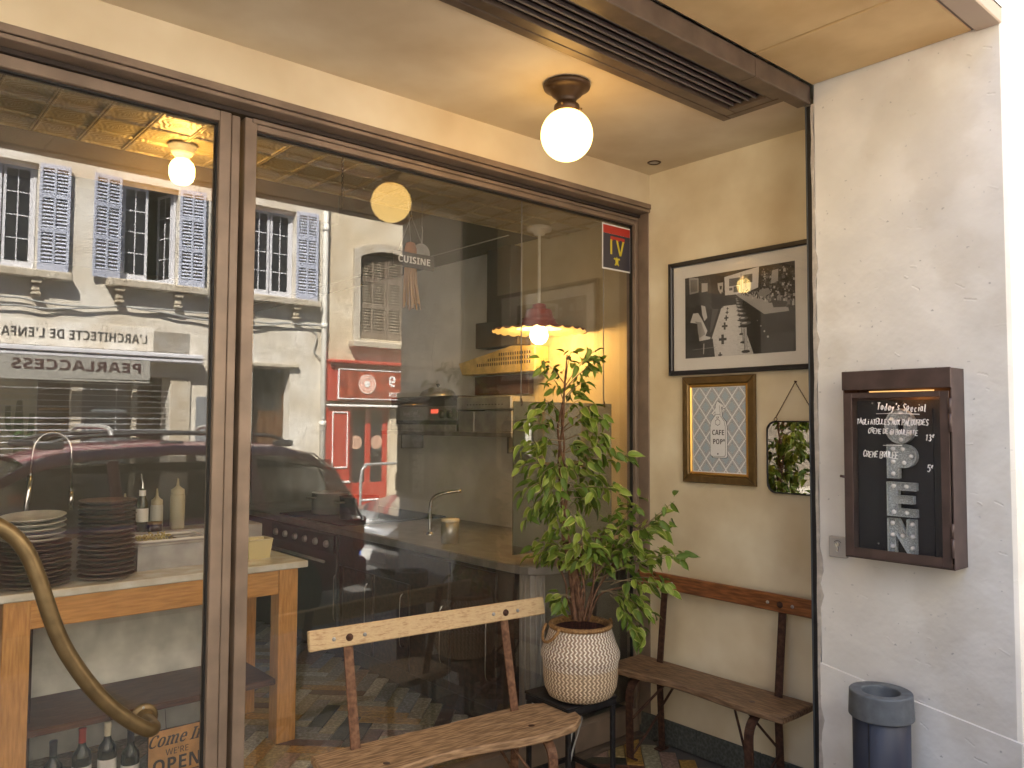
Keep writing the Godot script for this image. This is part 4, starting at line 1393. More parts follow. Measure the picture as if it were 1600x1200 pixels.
# a pointed folded leaf with a pale uneven margin, along +y, face towards +z
func leaf_mesh(l, wr, margin, curl, k):
	var st = st_new(true)
	var prof = [0.02, 0.34, 0.47, 0.50, 0.44, 0.30, 0.10, 0.0]
	var ts = [0.12, 0.22, 0.36, 0.52, 0.68, 0.83, 0.94, 1.06]
	var g1 = [Color(0.100, 0.150, 0.018), Color(0.070, 0.115, 0.014), Color(0.155, 0.205, 0.028), Color(0.060, 0.100, 0.013), Color(0.120, 0.175, 0.022)][k]
	var g2 = g1 * 1.3
	var cr = Color(0.46, 0.46, 0.15) if k != 3 else Color(0.22, 0.27, 0.06)
	var rows = []
	for i in ts.size():
		var t = ts[i]
		var hw = prof[i] * l * wr
		var z = -curl * l * t * t * 0.5
		var wob = 1.0 + 0.25 * sin(i * 2.1 + k * 1.7)
		var mg = clampf(margin * 2.4 * wob, 0.04, 0.85)
		var row = []
		for e in [[-1.0, 1], [-(1.0 - mg), 0], [0.0, 2], [(1.0 - mg * 0.9), 0], [1.0, 1]]:
			var x = e[0] * hw
			row.append([Vector3(x, t * l, z + abs(x) * 0.55), cr if e[1] == 1 else (g1 if e[1] == 0 else g2)])
		rows.append(row)
	var tri2 = func(a, b, c):
		var w = [a, b, c]
		if (b[0] - a[0]).cross(c[0] - a[0]).z > 0.0:
			w = [a, c, b]
		for v in w:
			st.set_color(v[1])
			st.add_vertex(v[0])
	for i in rows.size() - 1:
		for j in 4:
			var a = rows[i][j]
			var b = rows[i][j + 1]
			var c = rows[i + 1][j + 1]
			var d = rows[i + 1][j]
			tri2.call(a, b, c)
			tri2.call(a, c, d)
	# leaf stalk
	var s0 = [Vector3(-0.0009, 0, 0), g2]
	var s1 = [Vector3(0.0009, 0, 0), g2]
	var s2 = [Vector3(0.0009, l * 0.14, 0), g2]
	var s3 = [Vector3(-0.0009, l * 0.14, 0), g2]
	tri2.call(s0, s1, s2)
	tri2.call(s0, s2, s3)
	return fin(st)

# ---------- pictures on the side wall ----------
func frame_part(parent, z0, z1, y0, y1, w, d, m, bev):
	# four mitred frame bars on the wall plane x = 0, facing -x
	var c = [Vector2(z0, y0), Vector2(z1, y0), Vector2(z1, y1), Vector2(z0, y1)]
	var s = [Vector2(1, 1), Vector2(-1, 1), Vector2(-1, -1), Vector2(1, -1)]
	for k in 4:
		var k2 = (k + 1) % 4
		part("frame_bar", prisms([c[k], c[k2], c[k2] + s[k2] * w, c[k] + s[k] * w], d, plane_xf(FACE_LEFT, Vector3(-d / 2 - 0.002, 0, 0)), bev), m, parent)

func pictures():
	var p1 = thing("framed_photograph", "large black framed black and white photograph of a diner, uppermost on the side wall", "picture")
	var z0 = 0.145
	var z1 = 1.045
	var y0 = 1.902
	var y1 = 2.492
	var bl = mat(lin(0.014, 0.014, 0.018), 0.3)
	frame_part(p1, z0, z1, y0, y1, 0.024, 0.028, bl, 0.004)
	part("mat_board", box(-0.010, y0 + 0.022, z0 + 0.022, -0.003, y1 - 0.022, z1 - 0.022), mat(lin(0.66, 0.65, 0.62), 0.8), p1)
	var ph = uvmat(diner_tex(), 0.6)
	part("print", uvquad(Vector3(-0.0115, 1.988, 0.243), Vector3(-0.0115, 1.988, 0.862), Vector3(-0.0115, 2.405, 0.862), Vector3(-0.0115, 2.405, 0.243)), ph, p1)
	part("glazing", box(-0.0165, y0 + 0.022, z0 + 0.022, -0.0145, y1 - 0.022, z1 - 0.022), M.clear, p1)
	var p2 = thing("framed_poster", "gilt framed blue fan patterned poster of a soda bottle, below the black framed photograph", "picture")
	var gilt = mat(lin(0.20, 0.125, 0.045), 0.4, 0.55, T.mottle, Vector3.ONE * 5)
	var gold = mat(lin(0.70, 0.42, 0.12), 0.3, 0.85)
	var a0 = 0.228
	var a1 = 0.652
	var b0 = 1.357
	var b1 = 1.892
	var s = [Vector2(1, 1), Vector2(-1, 1), Vector2(-1, -1), Vector2(1, -1)]
	var c = [Vector2(a0, b0), Vector2(a1, b0), Vector2(a1, b1), Vector2(a0, b1)]
	for k in 4:
		var k2 = (k + 1) % 4
		part("frame_bar", prisms([c[k], c[k2], c[k2] + s[k2] * 0.040, c[k] + s[k] * 0.040], 0.024, plane_xf(FACE_LEFT, Vector3(-0.014, 0, 0)), 0.006), gilt, p2)
		part("gold_bead", prisms([c[k] + s[k] * 0.0405, c[k2] + s[k2] * 0.0405, c[k2] + s[k2] * 0.054, c[k] + s[k] * 0.054], 0.018, plane_xf(FACE_LEFT, Vector3(-0.011, 0, 0)), 0.005), gold, p2)
	part("print", uvquad(Vector3(-0.0085, b0 + 0.052, a0 + 0.052), Vector3(-0.0085, b0 + 0.052, a1 - 0.052), Vector3(-0.0085, b1 - 0.052, a1 - 0.052), Vector3(-0.0085, b1 - 0.052, a0 + 0.052)), uvmat(poster_tex(), 0.6), p2)
	part("lettering", letters("CAFE", 0.0255, 0.0008, plane_xf(FACE_LEFT, Vector3(-0.0092, 1.610, 0.436)), "Droid Sans", 700, 0.86), mat(lin(0.06, 0.06, 0.07), 0.7), p2)
	part("lettering", letters("POP°", 0.0255, 0.0008, plane_xf(FACE_LEFT, Vector3(-0.0092, 1.565, 0.440)), "Droid Sans", 700, 0.86), mat(lin(0.06, 0.06, 0.07), 0.7), p2)
	part("lettering", letters("CP", 0.010, 0.0008, plane_xf(FACE_LEFT, Vector3(-0.0092, 1.684, 0.434)), "Droid Sans", 700, 0.9), mat(lin(0.06, 0.06, 0.07), 0.7), p2)
	part("glazing", box(-0.0125, b0 + 0.05, a0 + 0.05, -0.0105, b1 - 0.05, a1 - 0.05), M.clear, p2)

func poster_tex():
	var w = 384
	var h = 512
	var im = Image.create(w, h, false, Image.FORMAT_RGB8)
	var white = Color(0.90, 0.91, 0.92)
	var blue = Color(0.64, 0.71, 0.77)
	im.fill(white)
	# overlapping fans with rays
	var cw = 92.0
	var ch = 122.0
	for y in h:
		for x in w:
			if x < 8 or x >= w - 8 or y < 8 or y >= h - 8:
				continue
			var u = (x - 192.0) / cw + (y - 60.0) / ch
			var v = (x - 192.0) / cw - (y - 60.0) / ch
			var fu = fposmod(u, 1.0) - 0.5
			var fv = fposmod(v, 1.0) - 0.5
			var cx = (fu + fv) * 0.5
			var cy = (fu - fv) * 0.5
			var edge = 0.5 - max(abs(fu), abs(fv))
			var col = blue
			if edge < 0.05:
				col = white
			elif edge < 0.24:
				var a = atan2(cx, 0.75 - cy) if cy < 0.1 else atan2(cx, 0.75 + cy)
				col = white if fposmod(a * 15.0 + 0.25, 1.0) < 0.55 else Color(0.22, 0.29, 0.36)
			im.set_pixel(x, y, col)
	# siphon bottle, white with a dark outline and a shifted second outline
	var ink = Color(0.20, 0.24, 0.28)
	for pass_ in 3:
		var g = [5.0, 2.0, 0.0][pass_]
		var ofs = Vector2(12, 6) if pass_ == 0 else Vector2.ZERO
		var cc = [ink, ink, white][pass_]
		for sub in (2 if pass_ == 0 else 1):
			var gg = g - 3.0 * sub
			var c2 = white if sub == 1 else cc
			fill_poly(im, shift_all(rrect(132 - gg, 225 - gg, 236 + gg, 412 + gg, 14), ofs), c2)
			fill_poly(im, shift_all([Vector2(132 - gg, 240), Vector2(140 - gg, 205 - gg), Vector2(168 - gg, 172), Vector2(168 - gg, 160 - gg), Vector2(200 + gg, 160 - gg), Vector2(200 + gg, 172), Vector2(228 + gg, 205 - gg), Vector2(236 + gg, 240)], ofs), c2)
			fill_poly(im, shift_all([Vector2(166 - gg, 168), Vector2(172 - gg, 108 - gg), Vector2(182, 88 - gg), Vector2(194 + gg, 94 - gg), Vector2(226 + gg, 118 + gg), Vector2(216, 124 + gg), Vector2(196 + gg, 112), Vector2(202 + gg, 168)], ofs), c2)
			fill_poly(im, shift_all([Vector2(170, 128 - gg), Vector2(138 - gg, 160), Vector2(146, 168 + gg), Vector2(172 + gg, 144)], ofs), c2)
	line(im, Vector2(167, 166), Vector2(201, 166), 2, ink)
	var hx = []
	var hx2 = []
	for k in 6:
		hx.append(Vector2(184 + 20 * cos(PI / 6 + k * PI / 3), 213 + 20 * sin(PI / 6 + k * PI / 3)))
		hx2.append(Vector2(184 + 17 * cos(PI / 6 + k * PI / 3), 213 + 17 * sin(PI / 6 + k * PI / 3)))
	fill_poly(im, hx, ink)
	fill_poly(im, hx2, white)
	fill_poly(im, circle(184, 398, 5, 10), ink)
	return ImageTexture.create_from_image(im)

func shift_all(pts, o):
	var r = []
	for p in pts:
		r.append(p + o)
	return r

# black and white print: a long diner with a counter, a row of stools and a man in a booth
func diner_tex():
	var w = 768
	var h = 544
	var im = Image.create(w, h, false, Image.FORMAT_RGB8)
	im.fill(grey(0.17))
	var P = func(list):
		var o = []
		for i in range(0, list.size(), 2):
			o.append(Vector2(list[i] * w, list[i + 1] * h))
		return o
	var r = RandomNumberGenerator.new()
	r.seed = 21
	fill_poly(im, P.call([0, 0, 0.26, 0.04, 0.26, 0.42, 0, 0.36]), grey(0.24))
	fill_poly(im, P.call([0.04, 0.0, 0.135, 0.02, 0.135, 0.20, 0.045, 0.21]), grey(0.62))
	fill_poly(im, P.call([0.055, 0.03, 0.125, 0.04, 0.125, 0.18, 0.057, 0.185]), grey(0.48))
	fill_poly(im, P.call([0.165, 0.09, 0.225, 0.10, 0.225, 0.20, 0.165, 0.205]), grey(0.68))
	fill_poly(im, P.call([0.25, 0.0, 0.40, 0.0, 0.40, 0.42, 0.27, 0.44]), grey(0.10))
	fill_poly(im, P.call([0.32, 0.12, 0.375, 0.12, 0.37, 0.23, 0.345, 0.25, 0.325, 0.2]), grey(0.72))
	fill_poly(im, P.call([0.34, 0.16, 0.362, 0.16, 0.358, 0.2, 0.343, 0.2]), grey(0.15))
	fill_poly(im, P.call([0.385, 0.06, 0.70, 0.0, 0.69, 0.24, 0.56, 0.29, 0.39, 0.28]), grey(0.84))
	for e in [[0.43, 0.09, 0.53, 0.18], [0.56, 0.07, 0.64, 0.17], [0.47, 0.19, 0.52, 0.26], [0.43, 0.20, 0.46, 0.23]]:
		fill_poly(im, P.call([e[0], e[1], e[2], e[1], e[2], e[3], e[0], e[3]]), grey(0.42))
	line(im, Vector2(0.54 * w, 0.05 * h), Vector2(0.54 * w, 0.27 * h), 3, grey(0.25))
	line(im, Vector2(0.51 * w, 0.115 * h), Vector2(0.57 * w, 0.115 * h), 5, grey(0.15))
	fill_poly(im, P.call([0.70, 0.0, 1, 0, 1, 0.55, 0.69, 0.30]), grey(0.14))
	for i in 320:
		var x = r.randf_range(0.71, 0.99)
		var y = r.randf_range(0.03, 0.25 + (x - 0.7) * 0.9)
		var s = r.randf_range(0.006, 0.022)
		fill_poly(im, P.call([x, y, x + s, y + 0.004, x + s, y + s * 1.8, x, y + s * 1.6]), grey([0.08, 0.3, 0.45, 0.7, 0.2][r.randi() % 5]))
	fill_poly(im, P.call([0.81, 0.07, 0.865, 0.06, 0.86, 0.20, 0.80, 0.22]), grey(0.66))
	# floor, counter
	fill_poly(im, P.call([0.36, 0.405, 0.49, 0.405, 0.56, 0.66, 0.645, 1.0, 0.285, 1.0, 0.24, 0.85]), grey(0.82))
	fill_poly(im, P.call([0.49, 0.29, 0.54, 0.26, 0.94, 0.50, 0.95, 0.55, 0.74, 0.555, 0.66, 0.47]), grey(0.66))
	fill_poly(im, P.call([0.49, 0.31, 0.66, 0.48, 0.74, 0.565, 0.96, 0.56, 0.96, 1.0, 0.65, 1.0, 0.50, 0.42]), grey(0.09))
	fill_poly(im, P.call([0.76, 0.58, 0.96, 0.57, 0.96, 1, 0.83, 1]), grey(0.09))
	line(im, Vector2(0.50 * w, 0.40 * h), Vector2(0.66 * w, 1.0 * h), 4, grey(0.05))
	for i in 170:
		var t = r.randf()
		var x = lerpf(0.52, 0.92, t) + r.randf_range(0.0, 0.06)
		var y = lerpf(0.27, 0.47, t) + r.randf_range(-0.03, 0.04)
		var s = lerpf(0.005, 0.022, t)
		fill_poly(im, P.call([x, y - s * 2.5, x + s, y - s * 2.5, x + s, y, x, y]), grey(r.randf_range(0.1, 0.85)))
	fill_poly(im, P.call([0.70, 0.27, 0.78, 0.26, 0.80, 0.32, 0.74, 0.36, 0.69, 0.33]), grey(0.55))
	fill_poly(im, P.call([0.80, 0.40, 0.93, 0.44, 0.92, 0.50, 0.82, 0.49]), grey(0.28))
	for k in 4:
		fill_poly(im, circle((0.68 + 0.03 * k) * w, (0.62 + 0.065 * k) * h, 3 + k * 1.6, 10), grey(0.75))
	# stools, far to near
	for k in 9:
		var t = pow(k / 8.0, 1.7)
		var x = lerpf(0.497, 0.575, t)
		var y = lerpf(0.335, 0.635, t)
		var s = lerpf(0.013, 0.050, t)
		var yb = lerpf(0.43, 0.965, t)
		fill_poly(im, P.call([x - s * 0.22, y, x + s * 0.22, y, x + s * 0.30, yb, x - s * 0.30, yb]), grey(0.52))
		fill_poly(im, P.call([x - s * 0.02, y, x + s * 0.12, y, x + s * 0.16, yb, x - s * 0.02, yb]), grey(0.85))
		fill_poly(im, shift_all(circle(0, 0, s * w * 0.8, 14, 0, TAU, s * h * 0.35), Vector2(x * w, yb * h)), grey(0.22))
		fill_poly(im, shift_all(circle(0, 0, s * w, 16, 0, TAU, s * h * 0.5), Vector2(x * w, (y + s * 0.5) * h)), grey(0.10))
		fill_poly(im, shift_all(circle(0, 0, s * w, 16, 0, TAU, s * h * 0.42), Vector2(x * w, y * h)), grey(0.40))
		fill_poly(im, shift_all(circle(0, 0, s * w * 0.5, 12, 0, TAU, s * h * 0.2), Vector2((x - s * 0.2) * w, (y - s * 0.08) * h)), grey(0.75))
	# uneven light on floor and walls, as film shows it
	for i in 900:
		var y = r.randf_range(0.42, 1.0)
		var xl = lerpf(0.36, 0.26, (y - 0.42) / 0.58)
		var xr = lerpf(0.49, 0.64, (y - 0.42) / 0.58)
		var x = r.randf_range(xl, xr) 
		var c = im.get_pixel(int(x * w), min(h - 1, int(y * h)))
		if c.r > 0.6:
			line(im, Vector2(x * w - 9, y * h), Vector2(x * w + 9, y * h - 1), 2.0, grey(clampf(0.88 - 0.25 * abs(x - 0.42) * 3.0 - r.randf() * 0.10, 0, 1)))
	for i in 500:
		var x = r.randf_range(0.0, 0.38)
		var y = r.randf_range(0.22, 0.42)
		var c = im.get_pixel(int(x * w), int(y * h))
		line(im, Vector2(x * w, y * h), Vector2(x * w + 5, y * h + 8), 2.5, grey(clampf(c.r + r.randf_range(-0.10, 0.12), 0.03, 1)))
	# crosses on the floor
	for e in [[0.365, 0.80, 0.036], [0.385, 0.645, 0.027], [0.40, 0.55, 0.020], [0.408, 0.485, 0.014], [0.413, 0.44, 0.010], [0.34, 0.985, 0.02]]:
		fill_poly(im, P.call([e[0] - e[2], e[1] - e[2] * 0.42, e[0] + e[2], e[1] - e[2] * 0.42, e[0] + e[2], e[1] + e[2] * 0.42, e[0] - e[2], e[1] + e[2] * 0.42]), grey(0.22))
		fill_poly(im, P.call([e[0] - e[2] * 0.32, e[1] - e[2] * 1.6, e[0] + e[2] * 0.32, e[1] - e[2] * 1.6, e[0] + e[2] * 0.32, e[1] + e[2] * 1.6, e[0] - e[2] * 0.32, e[1] + e[2] * 1.6]), grey(0.22))
	# booth and the seated man seen from behind
	fill_poly(im, P.call([0.0, 0.55, 0.12, 0.55, 0.14, 1.0, 0.0, 1.0]), grey(0.07))
	fill_poly(im, P.call([0.27, 0.42, 0.33, 0.43, 0.27, 0.66, 0.24, 0.72]), grey(0.33))
	fill_poly(im, P.call([0.05, 0.56, 0.08, 0.45, 0.13, 0.45, 0.17, 0.54, 0.22, 0.68, 0.20, 0.74, 0.25, 0.76, 0.24, 0.82, 0.14, 0.80, 0.12, 0.58]), grey(0.80))
	fill_poly(im, P.call([0.10, 0.55, 0.16, 0.57, 0.20, 0.72, 0.14, 0.76]), grey(0.62))
	fill_poly(im, circle(0.125 * w, 0.395 * h, 24, 16), grey(0.16))
	fill_poly(im, P.call([0.16, 0.36, 0.20, 0.38, 0.22, 0.52, 0.19, 0.56, 0.17, 0.48]), grey(0.74))
	fill_poly(im, P.call([0.02, 0.58, 0.12, 0.58, 0.13, 0.78, 0.02, 0.78]), grey(0.13))
	fill_poly(im, P.call([0.13, 0.80, 0.27, 0.78, 0.29, 1.0, 0.10, 1.0]), grey(0.06))
	line(im, Vector2(0.07 * w, 0.90 * h), Vector2(0.29 * w, 0.885 * h), 4, grey(0.5))
	line(im, Vector2(0.185 * w, 0.83 * h), Vector2(0.18 * w, 0.96 * h), 7, grey(0.7))
	im.adjust_bcs(0.88, 1.18, 1.0)
	# film grain and soft edges
	im.resize(w / 2, h / 2, Image.INTERPOLATE_BILINEAR)
	im.resize(w, h, Image.INTERPOLATE_CUBIC)
	for i in 60000:
		var x = r.randi() % w
		var y = r.randi() % h
		var c = im.get_pixel(x, y)
		im.set_pixel(x, y, c.lightened(r.randf() * 0.10) if r.randf() > 0.5 else c.darkened(r.randf() * 0.15))
	return ImageTexture.create_from_image(im)

func mirror():
	var m = thing("wall_mirror", "small black rimmed mirror with rounded corners hung from a chain, beside the pillar", "mirror")
	var o = rrect(0.708, 1.333, 1.005, 1.668, 0.045, 6)
	part("glass", prisms(o, 0.006, plane_xf(FACE_LEFT, Vector3(-0.012, 0, 0))), mat(lin(0.75, 0.75, 0.73), 0.02, 1.0), m)
	var ring = []
	for p in o + [o[0]]:
		ring.append(p)
	var c = Vector2(0.8565, 1.5005)
	var inn = []
	for p in o + [o[0]]:
		inn.append(c + (p - c) * Vector2(0.955, 0.96))
	inn.reverse()
	part("rim", prisms(ring + inn, 0.016, plane_xf(FACE_LEFT, Vector3(-0.011, 0, 0)), 0.0015), M.black, m)
	var chain = st_new(true)
	var top = Vector3(-0.012, 1.846, 0.8565)
	for e in [0.755, 0.958]:
		var a = Vector3(-0.012, 1.682, e)
		var n = 22
		for k in n:
			var p0 = a.lerp(top, float(k) / n)
			var p1 = a.lerp(top, (k + 0.95) / n)
			var w = Vector3(0.0022, 0, 0) if k % 2 == 0 else Vector3(0, 0, 0.0022)
			tube(chain, [p0 - w * 0.2, p0.lerp(p1, 0.25) - w, p0.lerp(p1, 0.75) - w, p1, p0.lerp(p1, 0.75) + w, p0.lerp(p1, 0.25) + w, p0], 0.0011, 4, false)
	part("chain", fin(chain), M.iron, m)
	for e in [0.755, 0.958]:
		var rp = []
		for i in 13:
			rp.append(Vector3(-0.012, 1.676 + 0.008 * sin(TAU * i / 12), e + 0.008 * cos(TAU * i / 12)))
		part("ring", tubes(rp, 0.0014, 6), M.iron, m)
	part("nail", tubes(v3([0.0, 1.847, 0.8565, -0.018, 1.849, 0.8565]), 0.0028, 8), M.iron, m)

func sticker():
	var s = thing("square_window_sticker", "dark window sticker with red top band and yellow roman numeral four on the glass door", "sticker")
	var z = -0.1075
	var x0 = -0.262
	var x1 = -0.032
	var y0 = 2.478
	var y1 = 2.725
	part("white_edge", box(x0, y0, z - 0.0008, x1, y1, z), M.white, s)
	part("dark_field", box(x0 + 0.008, y0 + 0.008, z + 0.0002, x1 - 0.008, y1 - 0.052, z + 0.0008), M.navy, s)
	part("red_band", box(x0 + 0.008, y1 - 0.0515, z + 0.0002, x1 - 0.008, y1 - 0.008, z + 0.0008), M.sign_red, s)
	var cx = (x0 + x1) / 2
	part("red_crest", boxes([[cx - 0.050, y1 - 0.079, z + 0.001, cx + 0.062, y1 - 0.064, z + 0.0016], [cx - 0.050, y1 - 0.087, z + 0.001, cx - 0.030, y1 - 0.0792, z + 0.0016], [cx - 0.005, y1 - 0.087, z + 0.001, cx + 0.020, y1 - 0.0792, z + 0.0016], [cx + 0.042, y1 - 0.087, z + 0.001, cx + 0.062, y1 - 0.0792, z + 0.0016]]), M.sign_red, s)
	var xf = plane_xf(FACE_STREET, Vector3(cx, 0, z + 0.0014))
	part("numeral", prisms(vs([-0.052, y0 + 0.085, -0.038, y0 + 0.085, -0.038, y0 + 0.165, -0.052, y0 + 0.165]), 0.0006, xf), M.yellow, s)
	part("numeral", prisms(vs([-0.006, y0 + 0.165, 0.008, y0 + 0.165, 0.028, y0 + 0.103, 0.046, y0 + 0.165, 0.060, y0 + 0.165, 0.035, y0 + 0.083, 0.021, y0 + 0.083]), 0.0006, xf), M.yellow, s)
	var y = y0 + 0.026
	part("flower_mark", prisms(vs([0.0, y + 0.050, 0.007, y + 0.038, 0.016, y + 0.044, 0.026, y + 0.038, 0.022, y + 0.033, 0.012, y + 0.034, 0.010, y + 0.016, 0.018, y + 0.004, 0.012, y, 0.004, y + 0.010, 0.0, y, -0.004, y + 0.010, -0.012, y, -0.018, y + 0.004, -0.010, y + 0.016, -0.012, y + 0.034, -0.022, y + 0.033, -0.026, y + 0.038, -0.016, y + 0.044, -0.007, y + 0.038]), 0.0006, xf), M.yellow, s)

func handle():
	var h = thing("brass_pull_handle", "long curved antique brass pull handle on the left glass door", "door handle")
	var pts = smooth_path(v3([-2.520, 0.655, -0.070, -2.520, 0.655, -0.045, -2.519, 0.652, -0.005, -2.530, 0.655, 0.018, -2.552, 0.664, 0.030, -2.612, 0.712, 0.040, -2.690, 0.795, 0.045, -2.764, 0.905, 0.048, -2.820, 1.020, 0.048, -2.873, 1.185, 0.046, -2.905, 1.265, 0.045, -2.945, 1.320, 0.044, -3.000, 1.360, 0.043, -3.060, 1.385, 0.040, -3.110, 1.392, 0.030, -3.135, 1.393, 0.010, -3.140, 1.393, -0.04, -3.140, 1.393, -0.07]), 6)
	part("grip", tubes(pts, 0.0235, 16), M.brass, h)
	for c in [Vector3(-2.520, 0.655, -0.106), Vector3(-3.140, 1.393, -0.106)]:
		part("rosette", lathe_at(vs([0.046, 0.0, 0.046, 0.006, 0.038, 0.011, 0.034, 0.010, 0.030, 0.016, 0.026, 0.038, 0.0, 0.038]), 28, c), M.brass, h)
		part("screw", lathe_at(vs([0.005, 0.0, 0.004, 0.003, 0.0, 0.003]), 10, c + Vector3(-0.004, 0.036, 0.0105)), M.steel, h)

# ---------- things on the white pillar ----------
var STROKES = {
	"A": "0,0 1,3 2,6 3,3 4,0;1,2 3,2", "B": "0,0 0,6 3,6 3.6,4.6 2.6,3.2 0,3;2.6,3.2 4,1.6 3,0 0,0", "C": "4,5 2.5,6 .6,4.6 .3,2 1.6,0 4,.8", "D": "0,0 0,6 2.5,5.4 4,3 2.5,.4 0,0", "E": "4,6 0,6 0,0 4,0;0,3 3,3", "G": "4,5 2.4,6 .4,4.5 .3,1.6 2,0 4,1 4,2.6 2.4,2.6",
	"I": "1,0 1,4;1,5.4 1,5.8", "L": "0,6 0,0 4,0", "M": "0,0 .4,6 2,2.4 3.6,6 4,0", "O": "2,6 .3,4.4 .3,1.6 2,0 3.7,1.6 3.7,4.4 2,6", "P": "0,0 0,6 3,6 4,4.6 3,3 0,3", "R": "0,0 0,6 3,6 4,4.6 3,3.2 0,3;2,3 4,0", "S": "4,5.2 2,6 .4,4.8 1.6,3.2 3.6,2 2.6,.2 0,.6",
	"T": "0,6 4,6;2,6 1.8,0", "U": "0,6 .2,1.4 2,0 3.8,1.4 4,6", "X": "0,0 4,6;0,6 4,0", "N": "0,0 0,6 4,0 4,6", "1": "1,4.6 2.4,6 2.2,0", "3": "0,5.4 2,6 3.4,4.8 1.6,3.2 3.6,1.8 2.4,0 0,.6", "5": "3.6,6 .6,6 .4,3.4 2.6,3.8 3.6,1.8 2,0 0,.6", "e": "2.6,5.6 1,6 .4,4.8 .6,3.8 2,3.6;0,4.9 1.8,4.9",
	"o": "2,3.4 .6,2.6 .6,.8 2,0 3.2,1 3.2,2.6 2,3.4", "d": "3,6 3,0;3,2.6 1.6,3.4 .4,1.8 1.4,0 3,.8", "a": "3,3.2 1.4,3.4 .4,1.6 1.4,0 3,.8;3,3.4 3,0", "y": "0,3.4 1.4,.6;3,3.4 1,-2 0,-2.2", "'": "1,6 .8,4.6", "s": "2.8,3 1.4,3.4 .6,2.4 2.4,1.2 1.4,0 .2,.4", "p": "0,-2.2 .4,3.2;.4,2.6 1.8,3.4 3,2 2,.2 .4,.6", "ē": "0,1.6 3,1.8 2.2,3.2 .8,3 .4,1.2 1.4,0 3,.6", "c": "3,3 1.6,3.4 .4,1.8 1.4,0 3,.4", "i": "1,3.2 1,0;1,4.6 1.1,5", "l": "1,6 1,.6 2,0", " ": "",
}

func chalk_text(st, text, xf, h, w, rnd, r = 0.0016, slope = 0.0):
	var x = 0.0
	var sc = h / 6.0
	for ch in text:
		var s = STROKES.get(ch, "")
		var jy = rnd.randf_range(-0.12, 0.12) * h + slope * x
		var js = rnd.randf_range(0.9, 1.1)
		if s != "":
			for run in s.split(";"):
				var pts = []
				for pr in run.split(" "):
					var ab = pr.split(",")
					pts.append(xf * Vector3(x + float(ab[0]) / 4.0 * w * 0.74 * js + float(ab[1]) * sc * 0.12, float(ab[1]) * sc * js + jy, 0.0))
				if pts.size() > 1:
					tube(st, pts, r, 5)
		x += w * (0.55 if ch == " " or ch == "'" or ch == "i" or ch == "l" else 1.0)

func pillar_things():
	menu_box()
	# key switch left of the menu box
	var ks = thing("key_switch", "small grey metal key switch plate beside the lower corner of the menu box", "switch")
	part("plate", box(-0.300, 1.125, 1.158, -0.280, 1.207, 1.232, 0.003), mat(lin(0.46, 0.45, 0.43), 0.45, 0.2), ks)
	part("lock", prisms(circle(1.196, 1.176, 0.009, 14) , 0.006, plane_xf(FACE_LEFT, Vector3(-0.302, 0, 0)), 0.001), M.chrome, ks)
	part("lock", prisms(rrect(1.191, 1.148, 1.201, 1.169, 0.004), 0.005, plane_xf(FACE_LEFT, Vector3(-0.302, 0, 0)), 0.001), M.chrome, ks)
	var ap = []
	for i in 9:
		var a = 0.5 + 2.1 * i / 8.0
		ap.append(Vector3(-0.3007, 1.176 + 0.016 * sin(a), 1.196 + 0.016 * cos(a)))
	part("arrow_mark", tubes(ap, 0.0010, 5), M.ink, ks)
	# ash bin on the pavement
	var ab = thing("ash_bin", "dark blue grey cylindrical street ash bin with zinc rim, standing against the white pillar", "ash bin", Vector3(-0.430, 0.0, 1.418))
	part("body", lathe(vs([0.0, 0.0, 0.096, 0.0, 0.097, 0.60, 0.090, 0.605]), 40), mat(lin(0.040, 0.053, 0.090), 0.45, 0.1, T.mottle, Vector3(4, 0.6, 4), T.bump, 0.05), ab)
	part("rim", lathe(vs([0.094, 0.606, 0.098, 0.600, 0.1085, 0.6005, 0.1100, 0.602, 0.1102, 0.606, 0.1070, 0.684, 0.1065, 0.688, 0.1045, 0.690, 0.1015, 0.6905, 0.0690, 0.6885, 0.0665, 0.688, 0.0650, 0.686, 0.0645, 0.682, 0.0620, 0.55, 0.0, 0.545]), 44), mat(lin(0.15, 0.175, 0.20), 0.6, 0.15, T.mottle, Vector3.ONE * 6, T.bump, 0.05), ab)
	part("seam", box(-0.0985, 0.01, -0.002, -0.0955, 0.595, 0.002), M.ink, ab)
	part("foot_ring", lathe(vs([0.099, 0.0, 0.100, 0.03, 0.0965, 0.033]), 40), M.zinc, ab)

